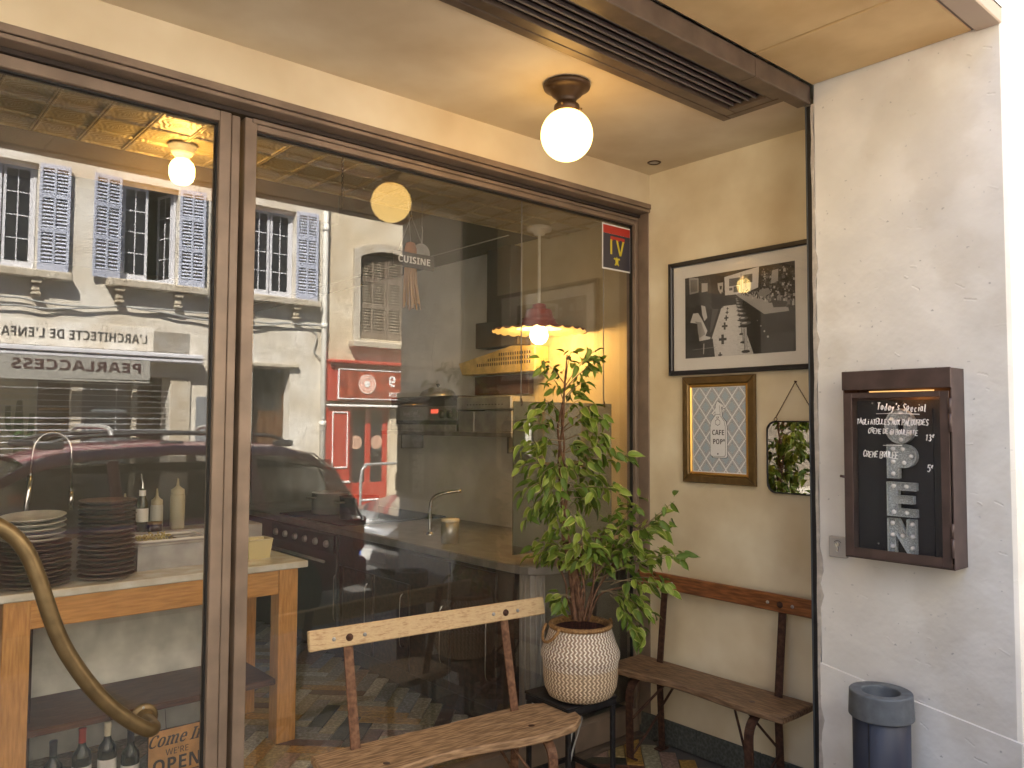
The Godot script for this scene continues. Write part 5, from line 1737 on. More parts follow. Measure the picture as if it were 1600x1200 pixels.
func menu_box():
	var mb = thing("menu_display_box", "brown metal menu box on the white pillar, marquee letters reading OPEN behind chalk writing", "menu box")
	var z0 = 1.276
	var z1 = 1.667
	var y0 = 1.150
	var y1 = 1.853
	var xf = -0.398
	var xw = -0.281
	part("case", boxes([[xf + 0.004, y1 - 0.004, z0, xw, y1, z1], [xf + 0.004, y0, z0, xw, y0 + 0.004, z1], [xf + 0.004, y0 + 0.0045, z0, xw, y1 - 0.0045, z0 + 0.004], [xf + 0.004, y0 + 0.0045, z1 - 0.004, xw, y1 - 0.0045, z1], [xw - 0.006, y0 + 0.0045, z0 + 0.0045, xw - 0.001, y1 - 0.0045, z1 - 0.0045]]), M.menu_metal, mb)
	part("header", box(xf - 0.004, 1.783, z0 - 0.002, xf + 0.0035, y1 + 0.002, z1 + 0.001, 0.002), M.menu_metal, mb)
	var lampm = glow(Color(1.0, 0.70, 0.25), 0.10)
	part("strip_light", box(xf + 0.006, 1.7735, z0 + 0.10, xf + 0.012, 1.7775, z1 - 0.06), lampm, mb)
	var l = OmniLight3D.new()
	l.name = "strip_glow"
	mb.add_child(l)
	l.position = Vector3(xf + 0.025, 1.766, 1.50)
	l.light_energy = 0.0006
	l.light_color = Color(1.0, 0.62, 0.2)
	l.light_size = 0.012
	l.omni_range = 3.0
	l.omni_attenuation = 2.0
	l.shadow_enabled = true
	# door: four bars round the pane, two hinges, a catch
	var dr = part("door", boxes([[xf - 0.002, y0 + 0.006, z0 + 0.004, xf + 0.003, 1.772, z0 + 0.036], [xf - 0.002, y0 + 0.006, z1 - 0.038, xf + 0.003, 1.772, z1 - 0.008], [xf - 0.002, y0 + 0.006, z0 + 0.0365, xf + 0.003, y0 + 0.040, z1 - 0.0385], [xf - 0.002, 1.752, z0 + 0.0365, xf + 0.003, 1.772, z1 - 0.0385]], 0.001), M.menu_metal, mb)
	part("pane", box(xf + 0.0005, y0 + 0.038, z0 + 0.034, xf + 0.0035, 1.754, z1 - 0.036), M.acrylic, dr)
	for y in [1.66, 1.225]:
		part("hinge", tubes(v3([xf - 0.003, y - 0.032, z1 - 0.004, xf - 0.003, y + 0.032, z1 - 0.004]), 0.006, 10), M.menu_metal, dr)
		part("hinge", tubes(v3([xf - 0.003, y + 0.034, z1 - 0.004, xf - 0.003, y + 0.085, z1 - 0.004]), 0.006, 10), M.menu_metal, dr)
	part("catch", tubes(v3([xf, 1.452, z0 + 0.006, xf, 1.455, z0 - 0.014]), 0.005, 8), M.menu_metal, dr)
	for z in [z0 + 0.055, z1 - 0.075]:
		part("screw", tubes(v3([-0.33, y1, z, -0.33, y1 + 0.008, z]), 0.003, 8), M.steel, mb)
	part("back_board", box(xw - 0.022, y0 + 0.006, z0 + 0.010, xw - 0.0065, 1.745, z1 - 0.010), M.board_black, mb)
	part("black_panel", box(xw - 0.030, y0 + 0.012, z0 + 0.095, xw - 0.0225, 1.712, z1 - 0.098), mat(lin(0.012, 0.013, 0.017), 0.7), mb)
	for e in [[1.735, z0 + 0.07], [1.20, z0 + 0.085], [1.30, z0 + 0.11]]:
		part("pin", lathe_at(vs([0.004, 0.0, 0.003, 0.002, 0.0, 0.003]), 8, Vector3(xw - 0.0225, e[0], e[1]), Vector3.LEFT), M.steel_dull, mb)
	part("hanging_wire", tubes(v3([-0.318, 1.713, 1.448, -0.318, 1.738, 1.470, -0.318, 1.713, 1.492]), 0.0010, 5), M.brass, mb)
	# marquee letters, one above the other
	var x = -0.362
	var d = 0.024
	var outs = {"O": [], "P": [], "E": [], "N": []}
	var og = []
	for i in 29:
		og.append(Vector2(cos(TAU * i / 28) * 0.054, sin(TAU * i / 28) * 0.064))
	for i in 29:
		og.append(Vector2(cos(-TAU * i / 28) * 0.016, sin(-TAU * i / 28) * 0.030))
	outs.O = og
	var pg = vs([-0.048, -0.062, -0.006, -0.062, -0.006, -0.022, 0.012, -0.022])
	for i in 9:
		var a = -PI / 2 + PI * i / 8.0
		pg.append(Vector2(0.016 + cos(a) * 0.042, 0.020 + sin(a) * 0.042))
	pg.append(Vector2(-0.048, 0.062))
	outs.P = pg
	outs.E = vs([-0.050, -0.062, 0.054, -0.062, 0.054, -0.034, -0.010, -0.034, -0.010, -0.014, 0.044, -0.014, 0.044, 0.014, -0.010, 0.014, -0.010, 0.034, 0.054, 0.034, 0.054, 0.062, -0.050, 0.062])
	outs.N = vs([-0.050, -0.062, -0.022, -0.062, -0.022, 0.008, 0.022, -0.062, 0.050, -0.062, 0.050, 0.062, 0.020, 0.062, 0.020, 0.002, -0.012, 0.062, -0.050, 0.062])
	var bulbs = {"O": [[0, 0.050], [-0.034, 0.026], [0.034, 0.026], [-0.034, -0.026], [0.034, -0.026], [0, -0.050]], "P": [[-0.030, 0.046], [0.006, 0.046], [0.036, 0.020], [-0.030, -0.002], [0.010, -0.005], [-0.030, -0.046]],
		"E": [[-0.030, 0.048], [0.016, 0.048], [-0.030, -0.048], [0.016, -0.048]], "N": [[-0.036, 0.044], [-0.036, 0.0], [-0.036, -0.042], [0.036, 0.044], [0.036, 0.0], [0.036, -0.042], [0.0, 0.0]]}
	var k = 0
	for ch in ["O", "P", "E", "N"]:
		var cy = [1.647, 1.517, 1.378, 1.245][k]
		var lt = part("marquee_letter", prisms(outs[ch], 0.006, plane_xf(FACE_LEFT, Vector3(x + d - 0.004, cy, 1.472)), 0.001), M.galv, mb)
		# raised rim wall following the outline
		var rim = st_new()
		var o = outs[ch]
		for i in o.size():
			var a = o[i]
			var b = o[(i + 1) % o.size()]
			if a.distance_to(b) < 0.0005 or (ch == "O" and (i == 28 or i == 57)):
				continue
			var xfm = plane_xf(FACE_LEFT, Vector3(x + d * 0.5, cy, 1.472))
			bar(rim, xfm * Vector3(a.x, a.y, 0), xfm * Vector3(b.x, b.y, 0), d, 0.0018, xfm.basis * Vector3(-(b - a).y, (b - a).x, 0))
		part("letter_rim", fin(rim), M.galv, lt)
		for bp in bulbs[ch]:
			part("bulb", lathe_at(vs([0.0075, 0.0, 0.0085, 0.004, 0.007, 0.009, 0.004, 0.011, 0.0, 0.012]), 14, Vector3(x + d - 0.0075, cy + bp[1], 1.472 + bp[0]), Vector3.LEFT), M.bulb_off, lt)
		k += 1
	# chalk writing on the pane
	var rnd = RandomNumberGenerator.new()
	rnd.seed = 9
	var ch_st = st_new(true)
	var cx = xf - 0.0008
	chalk_text(ch_st, "Today's Spēcial", plane_xf(FACE_LEFT, Vector3(cx, 1.705, 1.408)), 0.028, 0.0132, rnd, 0.0021, -0.02)
	tube(ch_st, v3([cx, 1.693, 1.405, cx, 1.694, 1.48, cx, 1.690, 1.56]), 0.0013, 5)
	chalk_text(ch_st, "TAGLIATELLES AUX PALOURDES", plane_xf(FACE_LEFT, Vector3(cx, 1.655, 1.330)), 0.020, 0.0104, rnd, 0.0020, -0.02)
	chalk_text(ch_st, "CREME DE CIBOULETTE", plane_xf(FACE_LEFT, Vector3(cx, 1.622, 1.373)), 0.018, 0.0100, rnd, 0.0018, -0.05)
	chalk_text(ch_st, "13e", plane_xf(FACE_LEFT, Vector3(cx, 1.595, 1.578)), 0.022, 0.0115, rnd, 0.0020)
	tube(ch_st, v3([cx, 1.576, 1.428, cx, 1.577, 1.496]), 0.0012, 5)
	chalk_text(ch_st, "CREME BRULEE", plane_xf(FACE_LEFT, Vector3(cx, 1.533, 1.353)), 0.022, 0.0112, rnd, 0.0019, -0.03)
	chalk_text(ch_st, "5e", plane_xf(FACE_LEFT, Vector3(cx, 1.487, 1.583)), 0.022, 0.0120, rnd, 0.0022)
	part("chalk_writing", fin(ch_st), M.chalk, mb)

# ---------- things behind the glass ----------
func interior_things():
	island_counter()
	tableware()
	kitchen_range()
	lamps_inside()
	hung_things()

func island_counter():
	var c = thing("island_counter", "oak counter with pale marble top and open shelf behind the left glass door", "counter")
	part("marble_top", box(-2.83, 0.886, -1.82, -1.398, 0.920, -1.165, 0.004), M.marble, c)
	part("apron", box(-2.676, 0.762, -1.200, -1.556, 0.8855, -1.180, 0.002), M.oak, c)
	part("apron", box(-1.442, 0.762, -1.70, -1.425, 0.8855, -1.277, 0.002), M.oak, c)
	for x in [-2.776, -1.554]:
		for z in [-1.276, -1.80]:
			part("leg", box(x, 0.0, z, x + 0.104, 0.8855, z + 0.100, 0.003), M.oak_up, c)
	part("back_panel", box(-2.66, 0.03, -1.690, -1.57, 0.8855, -1.672), M.board, c)
	part("side_board", boxes([[-2.662, 0.02, -1.671, -2.640, 0.76, -1.30]]), M.dark_wood, c)
	part("shelf", box(-2.672, 0.300, -1.66, -1.557, 0.330, -1.190, 0.003), mat(lin(0.16, 0.07, 0.035), 0.5, 0, T.grain, Vector3(0.8, 8, 8)), c)
	part("raised_ledge", box(-2.80, 0.9205, -1.815, -1.45, 1.075, -1.64, 0.004), M.steel_dull, c)

const ORD = ["first", "second", "third", "fourth", "fifth", "sixth", "seventh", "eighth", "ninth", "tenth", "eleventh", "twelfth", "thirteenth", "fourteenth", "fifteenth", "sixteenth", "seventeenth"]

func tableware():
	# stoneware plates, each lifted a little askew on the one below
	var r = RandomNumberGenerator.new()
	r.seed = 4
	var dark = [mat(lin(0.17, 0.115, 0.088), 0.45, 0, T.mottle, Vector3.ONE * 5), mat(lin(0.21, 0.145, 0.11), 0.45, 0, T.mottle, Vector3.ONE * 5), mat(lin(0.15, 0.115, 0.095), 0.5, 0, T.mottle, Vector3.ONE * 5)]
	var plate = func(rad): return lathe(vs([0.0, 0.0, rad * 0.66, 0.0, rad * 0.72, 0.002, rad * 0.97, 0.014, rad, 0.0165, rad * 0.985, 0.0185, rad * 0.95, 0.017, rad * 0.70, 0.006, 0.0, 0.005]), 36)
	var pb = plate.call(0.124)
	for k in 17:
		solo("dark_plate", pb, dark[k % 3], "dark brown stoneware plate, %s from the top of the tall stack" % ORD[16 - k], "plate", Vector3(-2.345 + r.randf_range(-0.003, 0.003), 0.9205 + k * 0.0216, -1.325 + r.randf_range(-0.003, 0.003)), "dark plates of the tall stack")
	var pa = plate.call(0.152)
	for k in 10:
		solo("dark_plate", pa, dark[(k + 1) % 3], "large dark stoneware plate, %s below the white plates in the wide left stack" % ORD[9 - k], "plate", Vector3(-2.645 + r.randf_range(-0.004, 0.004), 0.9205 + k * 0.0195, -1.335 + r.randf_range(-0.003, 0.003)), "dark plates of the wide stack")
	var pw = plate.call(0.134)
	var wm = mat(lin(0.74, 0.73, 0.67), 0.3, 0, T.mottle, Vector3.ONE * 3)
	for k in 5:
		var o = solo("white_plate", pw, wm, "white plate, %s from the top of the wide left stack" % ORD[4 - k], "plate", Vector3(-2.650, 1.1165 + k * 0.0240, -1.335), "white plates on the wide stack")
		o.rotation = Vector3(0.015 * k, 0, 0.012 * k)
	# steel gastronorm pan with dividers and grated food
	var pan = thing("steel_food_pan", "stainless steel food pan with divided inserts on the marble counter", "food pan", Vector3(-2.020, 0.9205, -1.505))
	var hx = 0.168
	var hz = 0.112
	part("body", boxes([[-hx, 0.0, hz - 0.004, hx, 0.118, hz], [-hx, 0.0, -hz, hx, 0.118, -hz + 0.004], [-hx, 0.0, -hz + 0.0045, -hx + 0.004, 0.118, hz - 0.0045], [hx - 0.004, 0.0, -hz + 0.0045, hx, 0.118, hz - 0.0045], [-hx + 0.0045, 0.0, -hz + 0.0045, hx - 0.0045, 0.004, hz - 0.0045]]), M.steel_dull, pan)
	var rim = []
	for p in rrect(-hx - 0.006, -hz - 0.006, hx + 0.006, hz + 0.006, 0.03, 6):
		rim.append(Vector3(p.x, 0.121, p.y))
	rim.append(rim[0])
	part("rim", tubes(rim, 0.0065, 8), M.steel, pan)
	var rim2 = []
	for p in rrect(-hx - 0.004, -hz - 0.004, hx + 0.004, hz + 0.004, 0.03, 6):
		rim2.append(Vector3(p.x, 0.140, p.y))
	rim2.append(rim2[0])
	part("insert_rim", tubes(rim2, 0.006, 8), M.white, pan)
	part("insert", boxes([[-hx + 0.006, 0.06, -hz + 0.006, hx - 0.006, 0.064, hz - 0.006], [0.028, 0.0645, -hz + 0.006, 0.034, 0.142, hz - 0.006], [-hx + 0.006, 0.125, hz - 0.012, hx - 0.006, 0.138, hz - 0.007]]), M.steel, pan)
	var fd = SurfaceTool.new()
	fd.begin(Mesh.PRIMITIVE_TRIANGLES)
	fd.set_smooth_group(0)
	for k in 90:
		var a = Vector3(r.randf_range(-0.15, 0.015), 0.125 + r.randf_range(0.0, 0.03), r.randf_range(-0.09, 0.09))
		var b = a + Vector3(r.randf_range(-0.02, 0.02), r.randf_range(-0.008, 0.012), r.randf_range(-0.02, 0.02))
		tube(fd, [a, (a + b) * 0.5 + Vector3(0, 0.006, 0), b], 0.0035, 5)
	var fo = part("grated_food", fin(fd), mat(lin(0.55, 0.47, 0.20), 0.6), pan)
	fo.set_meta("kind", "stuff")
	# bottles on the raised ledge
	var y = 1.0755
	var cream = mat(lin(0.36, 0.33, 0.23), 0.45)
	var spots = [[-1.905, -1.70, "squeeze bottle with pale nozzle, rightmost behind the steel pan", 0.036], [-2.015, -1.69, "squeeze bottle standing just right of the oil bottle behind the steel pan", 0.030], [-2.165, -1.72, "squeeze bottle with greenish filling, leftmost behind the steel pan", 0.030]]
	for k in 3:
		var s = spots[k]
		var hh = [0.185, 0.135, 0.115][k]
		var b = thing("squeeze_bottle", s[2], "bottle", Vector3(s[0], y, s[1]))
		part("body", lathe(vs([0.0, 0.0, s[3], 0.0, s[3] * 1.04, 0.006, s[3] * 1.04, hh - 0.01, s[3] * 0.95, hh, 0.0, hh]), 20), [cream, mat(lin(0.42, 0.42, 0.38), 0.4), mat(lin(0.16, 0.17, 0.08), 0.5)][k], b)
		part("cap", lathe(vs([s[3] * 0.96, hh, s[3] * 0.97, hh + 0.025, s[3] * 0.6, hh + 0.032, 0.008, hh + 0.045, 0.004, hh + 0.085, 0.0, hh + 0.086]), 20), cream, b)
	var ob = thing("oil_bottle", "dark glass oil bottle with curved steel pourer behind the steel pan", "bottle", Vector3(-2.085, y, -1.70))
	part("body", lathe(vs([0.0, 0.0, 0.028, 0.0, 0.030, 0.01, 0.030, 0.15, 0.014, 0.185, 0.013, 0.22, 0.0, 0.22]), 18), mat(lin(0.05, 0.05, 0.025), 0.1), ob)
	part("label", lathe(vs([0.0305, 0.05, 0.0305, 0.12]), 18), M.white, ob)
	part("neck_band", lathe(vs([0.0165, 0.185, 0.0165, 0.215]), 16), M.white, ob)
	part("pourer", tubes(smooth_path(v3([0, 0.22, 0, 0, 0.25, 0, -0.006, 0.275, 0, -0.010, 0.30, 0]), 4), [0.008, 0.007, 0.006, 0.0055, 0.005, 0.0045, 0.004, 0.004, 0.004, 0.004, 0.004, 0.004, 0.004], 8), M.chrome, ob)
	var jar = thing("spice_jar", "low dark jar with a brass lid behind the steel pan", "jar", Vector3(-2.03, y, -1.665))
	part("glass_body", lathe(vs([0.0, 0.0, 0.036, 0.0, 0.037, 0.03, 0.034, 0.036, 0.0, 0.036]), 18), mat(lin(0.03, 0.02, 0.015), 0.15), jar)
	part("lid", lathe(vs([0.037, 0.0365, 0.037, 0.050, 0.0, 0.052]), 18), M.brass, jar)
	var tub = thing("plastic_tub", "cream plastic tub of flour coloured food on the right end of the marble counter", "tub", Vector3(-1.575, 0.9205, -1.43))
	var st = st_new()
	for e in [[0.058, 0.048, 0.070, 0.060]]:
		var lo = [Vector3(-e[0], 0, -e[1]), Vector3(e[0], 0, -e[1]), Vector3(e[0], 0, e[1]), Vector3(-e[0], 0, e[1])]
		var hi = [Vector3(-e[2], 0.100, -e[3]), Vector3(e[2], 0.100, -e[3]), Vector3(e[2], 0.100, e[3]), Vector3(-e[2], 0.100, e[3])]
		for k in 4:
			var k2 = (k + 1) % 4
			quad(st, lo[k], lo[k2], hi[k2], hi[k], lo[k] + lo[k2])
		quad(st, lo[0] * 1.1 + Vector3(0, 0.08, 0), lo[1] * 1.1 + Vector3(0, 0.08, 0), lo[2] * 1.1 + Vector3(0, 0.08, 0), lo[3] * 1.1 + Vector3(0, 0.08, 0), Vector3.UP)
	part("body", fin(st), mat(lin(0.60, 0.53, 0.28), 0.45), tub)
	var rr = []
	for p in rrect(-0.072, -0.062, 0.072, 0.062, 0.012, 4):
		rr.append(Vector3(p.x, 0.101, p.y))
	rr.append(rr[0])
	part("rim", tubes(rr, 0.003, 6), mat(lin(0.62, 0.58, 0.42), 0.4), tub)
	# tall arched tap
	var fa = thing("arched_tap", "tall arched chrome tap rising behind the stacks of plates", "tap", Vector3(-2.62, 1.0755, -1.73))
	var ap = []
	for k in 13:
		var an = PI - PI * k / 12.0
		ap.append(Vector3(0.115 + 0.085 * cos(an), 0.42 + 0.10 * sin(an), 0))
	part("riser", tubes(v3([0, 0, 0, 0.012, 0.19, 0, 0.022, 0.31, 0]), 0.013, 12), M.chrome, fa)
	part("spout", tubes([Vector3(0.022, 0.30, 0)] + ap + [Vector3(0.203, 0.22, 0)], 0.005, 10), M.chrome, fa)
	part("spray_head", tubes(v3([0.203, 0.225, 0, 0.205, 0.13, 0]), 0.012, 10), M.chrome, fa)
	part("lever", tubes(v3([0.02, 0.08, 0.0, 0.075, 0.09, 0.02]), 0.006, 8), M.chrome, fa)
	# wine bottles under the shelf
	var caps = [mat(lin(0.025, 0.022, 0.022), 0.4), mat(lin(0.33, 0.05, 0.03), 0.4), mat(lin(0.55, 0.50, 0.36), 0.5), mat(lin(0.03, 0.03, 0.032), 0.4)]
	var names = ["dark wine bottle with black capsule, leftmost under the counter shelf", "wine bottle with red capsule under the counter shelf", "wine bottle with cream capsule under the counter shelf", "wine bottle with slim dark neck beside the orange welcome sign"]
	for k in 4:
		var wb = thing("wine_bottle", names[k], "wine bottle", Vector3([-2.555, -2.440, -2.335, -2.235][k], 0.0, -1.255))
		var hh = [0.245, 0.272, 0.277, 0.225][k]
		var gl = mat(lin(0.012, 0.015, 0.010), 0.08)
		part("body", lathe(vs([0.0, 0.0, 0.038, 0.0, 0.0395, 0.008, 0.0395, hh - 0.125, 0.036, hh - 0.105, 0.018, hh - 0.082, 0.0150, hh - 0.07, 0.0145, hh - 0.004, 0.0, hh - 0.004]), 24), gl, wb)
		part("capsule", lathe(vs([0.0155, hh - 0.062, 0.0155, hh - 0.012, 0.0165, hh - 0.010, 0.0165, hh, 0.0, hh]), 20), caps[k], wb)
		part("label", lathe(vs([0.0398, 0.03, 0.0398, hh - 0.16]), 24), M.white, wb)
	var sg = thing("welcome_sign", "orange sign reading Come In WE'RE OPEN, low behind the left glass door", "sign", Vector3(-2.007, 0.0, -1.158))
	part("border", box(-0.182, 0.002, -0.004, 0.182, 0.218, -0.0005), M.ink, sg)
	part("plate", box(-0.177, 0.007, -0.002, 0.177, 0.213, 0.001), mat(lin(0.62, 0.32, 0.10), 0.5, 0, T.mottle, Vector3.ONE * 3), sg)
	part("lettering", letters("Come In", 0.056, 0.0008, plane_xf(FACE_STREET, Vector3(-0.048, 0.168, 0.0014)), "Droid Serif", 700, 0.80, 0.35), M.ink, sg)
	part("lettering", letters("WE'RE", 0.028, 0.0008, plane_xf(FACE_STREET, Vector3(-0.048, 0.108, 0.0014)), "Droid Sans", 400, 1.0), M.ink, sg)
	part("lettering", letters("OPEN", 0.062, 0.0008, plane_xf(FACE_STREET, Vector3(-0.048, 0.050, 0.0014)), "Droid Sans", 700, 0.98), M.ink, sg)
	var hc = st_new(true)
	for s in [-0.1, 0.1]:
		tube(hc, v3([s, 0.212, -0.001, s, 0.30, -0.025]), 0.0012, 5)
	part("cord", fin(hc), M.ink, sg)

func kitchen_range():
	var k = thing("kitchen_counter", "long dark kitchen counter with rounded steel end, running back along the right wall", "counter")
	var steel_top = mat(lin(0.34, 0.33, 0.32), 0.32, 0.5, T.mottle, Vector3.ONE * 2)
	# worktop with a rounded corner towards the door
	var o = [Vector2(0.245, -1.40), Vector2(0.245, -0.215)]
	for i in 9:
		var a = i / 8.0 * PI / 2
		o.append(Vector2(-0.50 - 0.15 * sin(a), -0.365 + 0.15 * cos(a)))
	o.append_array([Vector2(-0.65, -4.2), Vector2(0.355, -4.2), Vector2(0.355, -1.40)])
	part("worktop", prisms(o, 0.045, Transform3D(Basis(Vector3.RIGHT, Vector3.BACK, Vector3.DOWN), Vector3(0, 0.90, 0)), 0.006), steel_top, k)
	part("body", boxes([[-0.60, 0.10, -4.2, 0.245, 0.876, -0.42], [-0.55, 0.0, -4.2, 0.245, 0.098, -0.45]]), M.dark_wood, k)
	for i in 5:
		var z = -0.55 - i * 0.42
		part("front_panel", box(-0.622, 0.13, z - 0.39, -0.602, 0.66 if i > 1 else 0.85, z, 0.004), M.dark_wood, k)
		part("bar_handle", tubes(smooth_path(v3([-0.622, 0.28, z - 0.04, -0.65, 0.30, z - 0.04, -0.652, 0.45, z - 0.04, -0.65, 0.58, z - 0.04, -0.622, 0.60, z - 0.04]), 3), 0.005, 8), M.chrome, k)
	part("corner_post", lathe(vs([0.062, 0.0, 0.062, 0.875]), 20), M.steel, k, Vector3(-0.555, 0.001, -0.325))
	for i in 9:
		var a = PI * 0.35 + i * PI * 0.15
		part("post_rib", tubes(v3([cos(a) * 0.063, 0.002, sin(a) * 0.063, cos(a) * 0.063, 0.874, sin(a) * 0.063]), 0.006, 6), M.steel_dull, k, Vector3(-0.555, 0.001, -0.325))
	part("end_panel", box(-0.49, 0.06, -0.36, 0.245, 0.876, -0.335, 0.003), mat(lin(0.075, 0.075, 0.055), 0.3, 0.1, T.mottle, Vector3.ONE * 2), k)
	# cooker set into the run
	var ck = thing("cooker", "black kitchen cooker with steel knobs set into the dark counter", "cooker")
	part("front", box(-0.645, 0.10, -3.30, -0.6235, 0.872, -2.25, 0.004), M.slat, ck)
	part("control_strip", box(-0.660, 0.74, -3.28, -0.6455, 0.865, -2.27, 0.003), M.black, ck)
	for i in 6:
		part("knob", lathe_at(vs([0.026, 0.0, 0.025, 0.014, 0.020, 0.022, 0.0, 0.023]), 18, Vector3(-0.661, 0.80, -2.36 - i * 0.165), Vector3.LEFT), M.steel, ck)
	part("oven_bar", tubes(v3([-0.69, 0.68, -3.2, -0.69, 0.68, -2.35]), 0.011, 8), M.steel, ck)
	part("hob", box(-0.60, 0.924, -3.28, 0.30, 0.934, -2.27), M.black, ck)
	for i in 2:
		var pt = thing("cooking_pot", ["large dark cooking pot on the near hob ring", "steel cooking pot on the far hob ring"][i], "pot", Vector3(-0.30, 0.9345, -2.55 - i * 0.45))
		part("body", lathe(vs([0.0, 0.0, 0.14, 0.0, 0.145, 0.01, 0.145, 0.16, 0.15, 0.165, 0.14, 0.165, 0.135, 0.02, 0.0, 0.015]), 28), [M.slat, M.steel_dull][i], pt)
		part("handle", tubes(v3([-0.145, 0.13, -0.04, -0.19, 0.13, -0.03, -0.19, 0.13, 0.03, -0.145, 0.13, 0.04]), 0.007, 8), M.steel, pt)
	# wall shelf with oven, grill and lid
	var sh = thing("wall_shelf", "steel wall shelf carrying the oven and grill in the kitchen", "shelf")
	part("board", box(0.00, 1.560, -2.75, 0.249, 1.590, -1.15, 0.003), steel_top, sh)
	for z in [-2.6, -1.3]:
		part("bracket", boxes([[0.10, 1.45, z - 0.01, 0.249 if z > -1.4 else 0.358, 1.5595, z + 0.01]]), steel_top, sh)
	var ov = thing("compact_oven", "dark compact oven with grey control band and red display on the kitchen shelf", "oven")
	part("body", box(0.06, 1.591, -2.70, 0.35, 1.85, -1.80, 0.006), M.slat, ov)
	part("control_band", box(0.048, 1.67, -2.70, 0.0595, 1.775, -1.80, 0.002), mat(lin(0.20, 0.20, 0.18), 0.4, 0.3), ov)
	part("display", box(0.044, 1.722, -2.12, 0.0475, 1.752, -2.03), glow(Color(0.9, 0.05, 0.03), 0.12), ov)
	for z in [-1.98, -1.88]:
		part("knob", lathe_at(vs([0.030, 0.0, 0.028, 0.02, 0.0, 0.022]), 18, Vector3(0.0475, 1.715, z), Vector3.LEFT), M.slat, ov)
	part("crumb_tray", box(0.05, 1.592, -2.68, 0.0595, 1.64, -1.82), M.steel_dull, ov)
	var gr = thing("steel_grill", "steel tabletop grill with slotted vents beside the compact oven", "grill")
	part("hood_part", box(0.030, 1.745, -1.785, 0.249, 1.835, -1.19, 0.008), M.steel, gr)
	part("lower_case", boxes([[0.045, 1.592, -1.78, 0.249, 1.735, -1.60], [0.045, 1.592, -1.594, 0.249, 1.735, -1.20]], 0.004), M.steel, gr)
	for i in 12:
		part("vent_slot", box(0.0285, 1.775, -1.66 + i * 0.034, 0.0299, 1.781, -1.645 + i * 0.034), M.black, gr)
	var ld = thing("pan_lid", "domed steel pan lid lying on the compact oven", "lid", Vector3(0.2, 1.8505, -2.25))
	part("dome", lathe(vs([0.0, 0.0, 0.14, 0.0, 0.145, 0.008, 0.12, 0.045, 0.06, 0.07, 0.0, 0.075]), 28), M.steel, ld)
	part("knob", lathe(vs([0.008, 0.074, 0.008, 0.086, 0.018, 0.092, 0.012, 0.10, 0.0, 0.102]), 14), M.black, ld)
	# extraction hood with three rows of slots
	var hd = thing("extraction_hood", "slanted brass coloured extraction hood with rows of small slots under the pendant lamp", "extractor hood")
	var hm = mat(lin(0.80, 0.62, 0.24), 0.30, 0.25, T.mottle, Vector3.ONE * 3)
	part("casing", prisms(vs([-1.89, 2.083, -1.845, 1.997, -1.060, 1.992, -1.060, 2.160, -1.30, 2.175]), 0.125, plane_xf(FACE_LEFT, Vector3(0.185, 0, 0)), 0.004), hm, hd)
	for row in 3:
		for i in [14, 19, 24][row]:
			part("slot", box(0.1205, 2.112 - row * 0.032, -1.090 - (i + 1) * 0.0240, 0.1222, 2.132 - row * 0.032, -1.081 - (i + 1) * 0.0240), M.black, hd)
	part("duct", box(0.13, 2.18, -1.70, 0.249, 2.36, -1.24, 0.004), M.in_dark, hd)
	part("duct", box(0.15, 2.362, -1.60, 0.249, 2.875, -1.34, 0.004), M.in_dark, hd)
	solo("brown_splash_board", box(0.20, 1.852, -1.79, 0.248, 1.984, -1.21), mat(lin(0.10, 0.04, 0.022), 0.35, 0, T.mottle, Vector3.ONE * 2), "brown glossy splash board between the hood and the grill", "panel")
	var tp = thing("kitchen_tap", "low chrome kitchen tap on the dark counter", "tap", Vector3(-0.35, 0.923, -1.55))
	part("spout", tubes(smooth_path(v3([0, 0, 0, 0, 0.17, 0, 0.01, 0.24, 0.02, 0.05, 0.27, 0.07, 0.13, 0.29, 0.16]), 4), 0.011, 10), M.chrome, tp)
	part("base", lathe(vs([0.025, 0.0, 0.025, 0.012, 0.014, 0.02]), 16), M.chrome, tp)
	var cn = thing("steel_canister", "small steel canister with a pale lid on the dark counter beside the tap", "canister", Vector3(-0.46, 0.923, -1.18))
	part("body", lathe(vs([0.0, 0.0, 0.055, 0.0, 0.055, 0.13, 0.0, 0.13]), 24), M.steel, cn)
	part("lid", lathe(vs([0.057, 0.131, 0.057, 0.145, 0.0, 0.148]), 24), M.board, cn)
	solo("white_note_pad", box(0.02, 0.923, -0.95, 0.14, 0.945, -0.72, 0.002), M.white, "small white pad of paper lying on the kitchen counter behind the hanging panel", "note pad")

